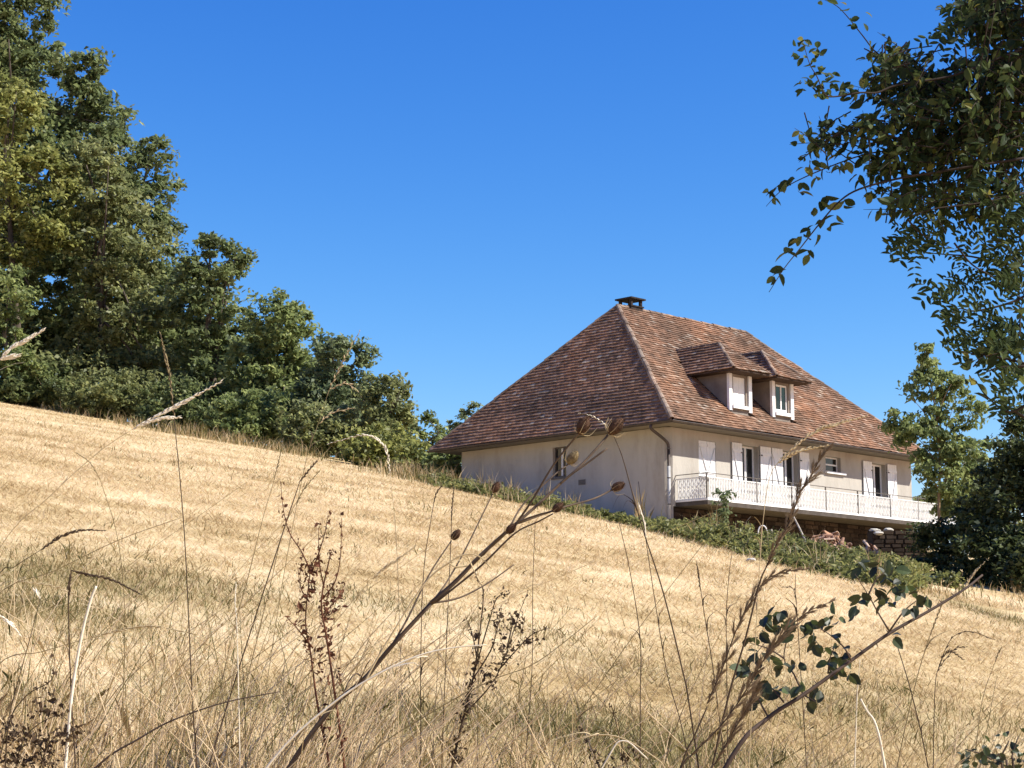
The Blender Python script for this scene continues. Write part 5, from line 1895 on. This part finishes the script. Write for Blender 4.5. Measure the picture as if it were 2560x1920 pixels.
plume('tallest brown plume, kinked, standing before the bank below the house', 5.2, [(1470, 1659), (1500, 1590), (1528, 1526)], [(1528, 1520), (1545, 1480), (1561, 1443), (1594, 1352), (1625, 1295), (1656, 1252), (1700, 1235), (1750, 1228)], 13, 1500)
plume('brown plume curving up across the balcony to the eaves', 5.0, [(1560, 1560), (1610, 1380), (1640, 1262), (1655, 1225)], [(1655, 1225), (1677, 1178), (1706, 1128), (1727, 1065), (1752, 1030), (1775, 985), (1800, 962)], 13, 1500)
plume('fat blurred plume slanting right in front of the bramble leaves', 4.7, [(1460, 1680), (1495, 1630)], [(1495, 1630), (1561, 1563), (1611, 1492), (1652, 1422), (1693, 1368), (1743, 1323), (1805, 1296)], 15, 1700)
plume('short brown plume at the foot of the slanting one', 4.8, [(1520, 1690), (1545, 1650)], [(1545, 1650), (1590, 1570), (1625, 1510), (1640, 1470)], 13, 1000)


# ---- leaves for the near plants
def leaf_mesh(name, mat, asp=.62, cup=.16):
    mb = MB()
    ts = [0, .22, .5, .78, 1.0]
    ws = [.03, .42, .5, .34, .0]
    pts, F = [], []
    for t, w_ in zip(ts, ws):
        zc = -cup * (t - .3) ** 2
        pts += [(t, -w_ * asp, zc + w_ * cup), (t, 0, zc), (t, w_ * asp, zc + w_ * cup)]
    for i in range(len(ts) - 1):
        a = i * 3
        F += [(a, a + 1, a + 4, a + 3), (a + 1, a + 2, a + 5, a + 4)]
    mb.add(pts, F)
    me = mb.mesh(name)
    me.materials.append(mat)
    return me


BL_ME = leaf_mesh('leaf', M['leaf_bramble'])
NL_ME = leaf_mesh('leaf', M['leaf_near_one'], .58, .2)
NL_V = np.array([v.co[:] for v in NL_ME.vertices])
NL_F = [tuple(p.vertices) for p in NL_ME.polygons]


def leaf_frame(hang=0.5):
    d = rng.normal(size=3)
    d[2] = d[2] * .6 - hang
    d /= np.linalg.norm(d)
    n = rng.normal(size=3) + np.array([0, -.4, .7])
    n -= d * np.dot(n, d)
    n /= np.linalg.norm(n)
    return d, np.cross(n, d), n


def place_leaf(me, root, off, q, size, hang=.5, fr=None):
    d, s, n = fr or leaf_frame(hang)
    o = link('leaf', me, None, root)
    q = q - off
    o.matrix_local = Matrix(((d[0], s[0], n[0], q[0]), (d[1], s[1], n[1], q[1]), (d[2], s[2], n[2], q[2]), (0, 0, 0, 1))) @ Matrix.Diagonal((size, size, size, 1))
    return o


def bramble():
    Y = 5.5
    st = to_ground(V3([(1582, 1633), (1660, 1550), (1735, 1501), (1834, 1430), (1921, 1368), (2008, 1319), (2083, 1273), (2122, 1242)], Y, .3))
    off = st[0]
    root = empty('bramble', tuple(off), 'arching dark bramble branch with oval leaves at lower right', 'bramble')
    mb = MB(off)
    l_ = smoothline(st, 6)
    mb.tube(l_, list(np.linspace(.0085, .0035, len(l_))), 7)
    for i in range(8, len(l_) - 2, 2):
        q = l_[i]
        d = l_[i + 1] - l_[i]
        d /= np.linalg.norm(d)
        s = np.cross(d, (0, 1, 0)) * (1 if random.random() < .5 else -1)
        mb.tube([q, q + s * .016 - d * .004], [.003, .0004], 4)
    z8 = lambda x, y: (1296 + .414 * x, 1037 + .414 * y)
    tw = [[(1510, 790), (1450, 690), (1400, 600), (1330, 490)], [(1400, 600), (1440, 520), (1500, 470)], [(1310, 940), (1270, 870), (1190, 800), (1120, 760)],
          [(1060, 1120), (1010, 1010), (960, 930), (990, 800), (1060, 730)], [(880, 1240), (830, 1150), (800, 1080), (780, 960), (860, 850)], [(1190, 1010), (1200, 930), (1230, 860)],
          [(1510, 790), (1590, 680), (1680, 610)], [(960, 930), (880, 880), (780, 850)], [(1060, 1120), (1130, 1160)], [(960, 1160), (900, 1090), (840, 1060)]]
    for t_ in tw:
        P = smoothline(V3([z8(*q) for q in t_], Y + .12, random.uniform(-.15, .15)), 4)
        mb.tube(P, list(np.linspace(.0032, .0010, len(P))), 5)
    mb.build('stem', M['bramble_stem'], root, smooth=True)
    LV = [(900, 720), (860, 730), (940, 700), (780, 840), (850, 810), (930, 770), (1010, 820), (1120, 820), (1130, 860), (1210, 830), (1220, 720), (1230, 760), (1270, 890), (1260, 940), (1190, 970),
          (1240, 945), (1300, 1030), (1020, 970), (940, 980), (830, 910), (790, 940), (740, 980), (730, 1010), (800, 1160), (930, 1110), (840, 1090), (1060, 1070), (1100, 1160), (1150, 1110), (1360, 640),
          (1330, 690), (1460, 640), (1490, 610), (1580, 600), (1500, 650), (1630, 680), (1430, 580), (1480, 520), (1540, 570), (1660, 600), (1700, 620), (1530, 840), (880, 900), (900, 940), (960, 760), (1090, 760), (1170, 740),
          (800, 1000), (770, 1030), (850, 1080), (950, 1120), (1380, 600), (1450, 470), (1500, 430), (1350, 460), (1400, 430), (1540, 480), (1600, 560), (1690, 640), (1560, 540), (870, 760), (1000, 740), (1040, 780), (1160, 880), (1220, 880), (1240, 1000)]
    for (x, y) in LV:
        for k in range(3):
            q = at(*z8(x + random.uniform(-12, 12) * k, y - 14 + random.uniform(-12, 12) * k), Y + random.uniform(0, .3))
            place_leaf(BL_ME, root, off, q, random.uniform(.034, .052), .7)
    # small pale folded tip leaves
    tip = MB(off)
    H = smoothline(V3([(2083, 1270), (2095, 1250), (2106, 1236), (2124, 1217)], Y + .3), 4)
    spike(tip, H, .008, 16, .2)
    tip.build('tip_leaves', M['stem_straw'], root)


bramble()
# low dark bush in the bottom right corner and green sprigs at the bottom
for lab, cl in (('dark leafy sprig in the bottom right corner', [(2090, 1620, 20, 14, 10), (2130, 1640, 40, 20, 40), (2180, 1600, 40, 20, 26), (2190, 1640, 50, 30, 60), (2080, 1645, 20, 10, 10)]),):
    c0 = at(2170, 1640, 5.4)
    g = gz(c0[0], 5.4)
    root = empty('bramble', (c0[0], 5.4, g), lab, 'bramble')
    off = np.array([c0[0], 5.4, g])
    mb = MB(off)
    for t_ in ([(2170, 1700), (2140, 1640), (2085, 1618)], [(2190, 1700), (2185, 1640), (2200, 1590)], [(2180, 1700), (2160, 1650), (2180, 1600)]):
        P = V3(t_, 5.4)
        P = [np.array([c0[0], 5.4, g - .02])] + P
        l_ = smoothline(P, 4)
        mb.tube(l_, list(np.linspace(.005, .0015, len(l_))), 5)
    mb.build('stem', M['bramble_stem'], root, smooth=True)
    for (vx, vy, rx, ry, n) in cl:
        for i in range(n // 2):
            place_leaf(BL_ME, root, off, at(vx + random.gauss(0, rx * .6), vy + random.gauss(0, ry * .6), 5.4 + random.uniform(-.15, .15)), random.uniform(.018, .032), .4)
tw_p = V3([(206, 1659), (300, 1596), (375, 1555), (487, 1517), (605, 1494)], 5.4)
tw_p = to_ground(tw_p)
root = empty('bramble', tuple(tw_p[0]), 'bare dark thorny runner crossing the bottom left', 'bramble')
mb = MB(tw_p[0])
l_ = smoothline(tw_p, 6)
mb.tube(l_, list(np.linspace(.0042, .0014, len(l_))), 6)
for i in range(10, len(l_) - 1, 2):
    d = l_[i + 1] - l_[i]
    d /= np.linalg.norm(d)
    s = np.cross(d, (0, 1, 0)) * random.choice([-1, 1])
    mb.tube([l_[i], l_[i] + s * .010], [.0018, .0003], 4)
mb.build('stem', M['bramble_stem'], root, smooth=True)


# ---- overhanging tree, upper right
def overhang():
    Y = 6.4
    tx, ty = 3.4, 6.6
    g = gz(tx, ty)
    off = np.array([tx, ty, g])
    root = empty('overhanging_tree', tuple(off), 'dark-leaved tree reaching in from the right edge above the house', 'tree')
    mb = MB(off)
    top = np.array([3.1, 6.5, 3.7])
    l_ = smoothline([off - np.array([0, 0, .2]), np.array([3.35, 6.6, .6]), np.array([3.2, 6.5, 2.2]), top], 4)
    mb.tube(l_, list(np.linspace(.11, .035, len(l_))), 8)
    V = lambda x, y: (1607 + .4166 * x, .4166 * y)
    U = lambda x, y: (1866 + .4164 * x, 657 + .4164 * y)
    big = [[(1452, 250), (1250, 330), (1050, 400), (800, 440), (690, 480), (600, 480), (480, 500), (420, 490), (380, 400), (340, 330), (310, 230)],
           [(1452, 700), (1200, 690), (900, 720), (680, 740), (520, 740)],
           [(1000, 760), (680, 790), (480, 850), (270, 940), (180, 1000), (115, 1070)],
           [(1452, 820), (1200, 860), (950, 900), (780, 930), (600, 980), (500, 1040), (400, 1150), (290, 1290), (210, 1390), (130, 1515)],
           [(1000, 420), (800, 330), (690, 275), (620, 190), (540, 90), (480, 30), (400, -10)],
           [(1452, 60), (1300, 80), (1150, 130)], [(1452, 1000), (1250, 1050), (1000, 1080), (830, 1130)], [(1200, 1100), (1320, 1270), (1400, 1370), (1460, 1420)],
           [(1452, 1380), (1340, 1365), (1180, 1330), (1060, 1320), (960, 1310), (870, 1290)], [(1090, 1260), (1180, 1370), (1280, 1430), (1360, 1500), (1460, 1560)],
           [(1500, 1510), (1380, 1570), (1200, 1612), (1120, 1600), (1070, 1635)], [(1090, 1000), (1150, 1150), (1240, 1260), (1360, 1340)], [(850, 1140), (930, 1220), (1090, 1290)]]
    tips = []
    for i, b_ in enumerate(big):
        l_ = smoothline(V3([V(*q) for q in b_], Y + (i % 3 - 1) * .25, random.uniform(-.25, .25)), 4)
        mb.tube(l_, list(np.linspace(.0055 if b_[0][0] > 1400 else .0038, .0011, len(l_))), 5)
        tips.append(l_)
    for b_ in ([(860, 200), (650, 200), (560, 190)], [(900, 330), (770, 290), (580, 258), (480, 250)], [(900, 480), (760, 560), (640, 480), (580, 400)], [(840, 590), (720, 520), (600, 470)], [(860, 320), (700, 330), (620, 360)]):
        l_ = smoothline(V3([U(*q) for q in b_], Y + random.uniform(-.2, .3)), 4)
        mb.tube(l_, list(np.linspace(.006, .0012, len(l_))), 5)
        tips.append(l_)
    for zz in (.8, 1.4, 2.0, 2.6):        # limbs from the trunk out to the frame
        e = np.array([1.85, 6.4, zz])
        s = np.array([3.25, 6.55, zz - .5])
        mb.tube(smoothline([s, (s + e) / 2 + np.array([0, 0, .12]), e], 4), list(np.linspace(.03, .011, 9)), 6)
    mb.build('trunk', M['twig_dark'], root, smooth=True)
    n_leaf = 0
    k = VS / FPX * Y
    # single leaves along the sprays that stand out against the sky
    S1 = [(350, 850), (320, 880), (380, 930), (410, 890), (450, 910), (500, 880), (540, 855), (260, 940), (210, 960), (170, 990), (310, 960), (290, 1010), (150, 1040), (120, 1010), (190, 975), (235, 950), (480, 870), (440, 880)]
    S2 = [(370, 1090), (430, 1030), (400, 1060), (620, 1030), (650, 1020), (600, 920), (690, 890), (510, 1080), (480, 1130), (440, 1190), (390, 1230), (340, 1200), (270, 1250), (240, 1300), (220, 1320), (330, 1310), (350, 1335), (180, 1430),
          (210, 1410), (160, 1450), (600, 950), (640, 900), (420, 1150), (360, 1180), (300, 1240), (520, 1050), (610, 830), (640, 815)]
    S3 = [(500, 60), (500, 20), (530, 145), (600, 100), (630, 70), (640, 170), (400, 10), (650, 220), (560, 120), (590, 150), (430, 8)]
    S4 = [(310, 210), (320, 240), (270, 240), (280, 290), (310, 300), (350, 320), (380, 250), (385, 290), (370, 350), (390, 380), (430, 380), (440, 400), (410, 430), (370, 450), (420, 470), (460, 430), (380, 500), (420, 510), (450, 490), (480, 470),
          (510, 460), (540, 480), (570, 490), (560, 510), (590, 470), (500, 500), (330, 430), (300, 430), (300, 470), (340, 410)]
    for L_, size, hang in ((S1, .043, .8), (S2, .047, .8), (S3, .042, .4), (S4, .034, .0)):
        for (x, y) in L_:
            for r_ in range(2 if L_ in (S1, S2) else 3 if L_ is S4 else 1):
                q = at(*V(x + random.uniform(-14, 14) * r_, y - 18 * hang), Y + random.uniform(-.08, .08))
                place_leaf(NL_ME, root, off, q, size * random.uniform(.75, 1.25), hang)
                n_leaf += 1
    U1 = [(540, 300), (560, 330), (500, 260), (480, 280), (600, 380), (590, 430), (570, 480), (660, 300), (690, 250), (730, 260), (680, 330), (740, 300), (640, 410), (700, 400), (760, 340), (790, 380), (820, 330), (620, 230), (520, 400), (560, 400)]
    for (x, y) in U1:
        q = at(*U(x, y - 20), Y + random.uniform(-.1, .2))
        place_leaf(NL_ME, root, off, q, .060 * random.uniform(.75, 1.25), .6)
        n_leaf += 1
    # leafy masses
    mass = [(780, 330, 110, 100, 150), (940, 390, 70, 60, 60), (820, 470, 190, 90, 230), (1050, 560, 230, 150, 420), (430, 700, 120, 85, 110), (610, 660, 70, 60, 45), (900, 690, 240, 120, 320), (1250, 470, 210, 190, 520), (1370, 240, 130, 250, 420),
            (1260, 70, 150, 90, 170), (1000, 850, 250, 140, 330), (1300, 740, 210, 200, 420), (850, 1030, 130, 85, 130), (1090, 1040, 190, 110, 200), (1370, 960, 120, 110, 110), (1180, 130, 70, 60, 30), (1440, 420, 110, 360, 260), (720, 840, 90, 70, 50),
            (1330, 1100, 130, 90, 70), (1420, 1330, 60, 120, 45), (1180, 1100, 110, 60, 50), (1300, 40, 190, 90, 160), (1430, 1700, 40, 140, 36), (1330, 1830, 120, 80, 44)]
    vs, fs, rs = [], [], []

    def bulk(q, size, hang, fr=None):
        d, s, n_ = fr or leaf_frame(hang)
        base = len(vs) * len(NL_V)
        w_, cu = random.uniform(.7, 1.1), random.uniform(-.5, 1.8)
        Vl = NL_V.copy()
        Vl[:, 2] = Vl[:, 2] * cu - .25 * random.random() * Vl[:, 0] ** 2
        vs.append(q + (Vl[:, :1] * d + Vl[:, 1:2] * s * w_ + Vl[:, 2:3] * n_) * size - off)
        fs.extend([tuple(j + base for j in f) for f in NL_F])
        rs.extend([random.random() ** 1.4] * len(NL_V))
    twigs = MB(off)
    limbs = MB(off)
    todo = []
    for (x, y, rx, ry, n) in mass:
        for i in range(max(2, int(n / 9 * (1.45 if y < 900 and x < 1400 else 1.05)))):
            rr_ = math.sqrt(random.random())
            a = random.uniform(0, 6.2832)
            todo.append((x + rx * rr_ * math.cos(a), y + ry * rr_ * math.sin(a)))
    todo.sort(key=lambda q: q[0])           # the leaves of the outermost sprays are built singly
    for (x, y) in todo:
        b_ = at(*V(x, y), Y + random.gauss(0, .2))
        dv = np.array([random.uniform(-1.0, .25), random.uniform(-.5, .5), random.uniform(-.75, .6)])
        dv /= np.linalg.norm(dv)
        Lt = random.uniform(.10, .22)
        l_ = smoothline([b_ - dv * Lt * .6, b_, b_ + dv * Lt * .5 + np.array([0, 0, -.012])], 3)
        twigs.tube(l_, list(np.linspace(.0026, .0007, len(l_))), 4)
        nl = random.randint(6, 11)
        size0 = random.uniform(.034, .052)
        for m_ in range(nl):
            q = l_[int((.2 + .8 * m_ / nl) * (len(l_) - 1))]
            sd = np.cross(dv, rng.normal(size=3))
            sd /= np.linalg.norm(sd)
            d = dv * .5 + sd * .9 + np.array([0, 0, -.35])
            d /= np.linalg.norm(d)
            nn_ = rng.normal(size=3) * .6 + np.array([0, -.3, .8])
            nn_ -= d * np.dot(nn_, d)
            nn_ /= np.linalg.norm(nn_)
            fr = (d, np.cross(nn_, d), nn_)
            size = size0 * random.uniform(.6, 1.15)
            if n_leaf < 298:
                place_leaf(NL_ME, root, off, q, size, .3, fr)
                n_leaf += 1
            else: bulk(q, size, .3, fr)
    twigs.build('twigs', M['twig_dark'], root, kind='stuff')

    # feathered sprays: small leaflets in pairs on a rib
    def pinnate(p0, p1, nl, size):
        rib = smoothline([p0, (p0 + p1) / 2 + np.array([0, 0, .01]), p1], 4)
        for i in range(nl):
            t = (i + 1) / nl * (len(rib) - 1.01)
            j = int(t)
            q = rib[j] + (rib[j + 1] - rib[j]) * (t - j)
            d0 = rib[j + 1] - rib[j]
            d0 /= np.linalg.norm(d0)
            side = np.cross(d0, rng.normal(size=3) * .3 + np.array([0, -1, .5]))
            side /= np.linalg.norm(side)
            for sg in (-1, 1):
                d = d0 * .45 + side * sg + rng.normal(size=3) * .15
                d /= np.linalg.norm(d)
                n_ = np.cross(d, d0)
                n_ = n_ / max(1e-6, np.linalg.norm(n_)) * sg
                s = np.cross(n_, d)
                base = len(vs) * len(NL_V)
                vs.append(q + (NL_V[:, :1] * d + NL_V[:, 1:2] * s * .55 + NL_V[:, 2:3] * n_) * size - off)
                fs.extend([tuple(j2 + base for j2 in f) for f in NL_F])
                rs.extend([random.random() * .75] * len(NL_V))
    sp = [(880, 1240, 80, 60, 9), (1000, 1262, 50, 30, 5), (1070, 1510, 70, 70, 10), (1280, 1480, 80, 60, 9), (1400, 1370, 70, 90, 14), (1110, 1590, 70, 30, 5), (1000, 1180, 120, 50, 12), (1180, 1200, 120, 60, 8), (1390, 1220, 80, 80, 8), (1440, 1480, 40, 80, 8),
          (1100, 130, 60, 60, 8), (1180, 60, 90, 60, 10), (1270, 1570, 80, 20, 6), (1420, 1060, 60, 60, 14), (1260, 960, 90, 60, 12), (1350, 640, 90, 60, 10)]
    for (x, y, rx, ry, n) in sp:
        for i in range(n):
            p0 = at(*V(x + random.gauss(0, rx * .5), y + random.gauss(0, ry * .5)), Y + random.gauss(0, .2))
            dv = np.array([random.uniform(-1, .5), random.uniform(-.5, .5), random.uniform(-.8, .5)])
            pinnate(p0, p0 + dv / np.linalg.norm(dv) * random.uniform(.07, .11), 5, random.uniform(.027, .042))
    for (x, y, rx, ry, n) in ((570, 170, 60, 25, 8), (690, 190, 50, 30, 8), (760, 150, 60, 50, 8), (800, 440, 40, 60, 10), (790, 230, 40, 60, 6), (700, 470, 60, 40, 6), (820, 180, 40, 80, 8)):
        for i in range(n):
            p0 = at(*U(x + random.gauss(0, rx * .5), y + random.gauss(0, ry * .5)), Y + random.gauss(0, .15))
            dv = np.array([random.uniform(-1, .2), random.uniform(-.4, .4), random.uniform(-.6, .5)])
            pinnate(p0, p0 + dv / np.linalg.norm(dv) * random.uniform(.07, .11), 5, random.uniform(.027, .042))
    # the rest of the crown, past the edge of the picture: limbs, twigs and their leaves
    for i in range(26):
        s0 = np.array([3.3 - .2 * i / 26, 6.56, .4 + 2.5 * i / 26])
        a = random.uniform(0, 6.2832) if i % 2 else math.pi + random.uniform(-.9, .9)
        e = s0 + np.array([math.cos(a) * random.uniform(.7, 1.35), math.sin(a) * random.uniform(.4, .75), random.uniform(.1, .6)])
        e[0] = max(e[0], 1.95)
        l_ = smoothline([s0, (s0 + e) / 2 + np.array([0, 0, .12]), e], 6)
        limbs.tube(l_, list(np.linspace(.022, .004, len(l_))), 5)
        for m_ in range(34):
            q0 = l_[random.randint(2, len(l_) - 1)]
            dv = rng.normal(size=3)
            dv[2] = dv[2] * .6
            dv /= np.linalg.norm(dv)
            Lt = random.uniform(.2, .5)
            t_ = smoothline([q0, q0 + dv * Lt * .5, q0 + dv * Lt - np.array([0, 0, .04])], 3)
            if t_[-1][0] < 1.85: continue
            limbs.tube(t_, list(np.linspace(.004, .001, len(t_))), 4)
            for z_ in range(9):
                q = t_[int((.25 + .75 * z_ / 9) * (len(t_) - 1))] + rng.normal(size=3) * .012
                bulk(q, random.uniform(.045, .075), .35)
    limbs.build('limbs', M['twig_dark'], root, kind='stuff')
    Vv = np.concatenate(vs)
    me = bpy.data.meshes.new('foliage')
    me.from_pydata([tuple(q) for q in Vv], [], fs)
    a = me.attributes.new('rnd', 'FLOAT', 'POINT')
    a.data.foreach_set('value', np.array(rs, np.float32))
    link('foliage', me, M['leaf_near'], root, 'stuff')


overhang()
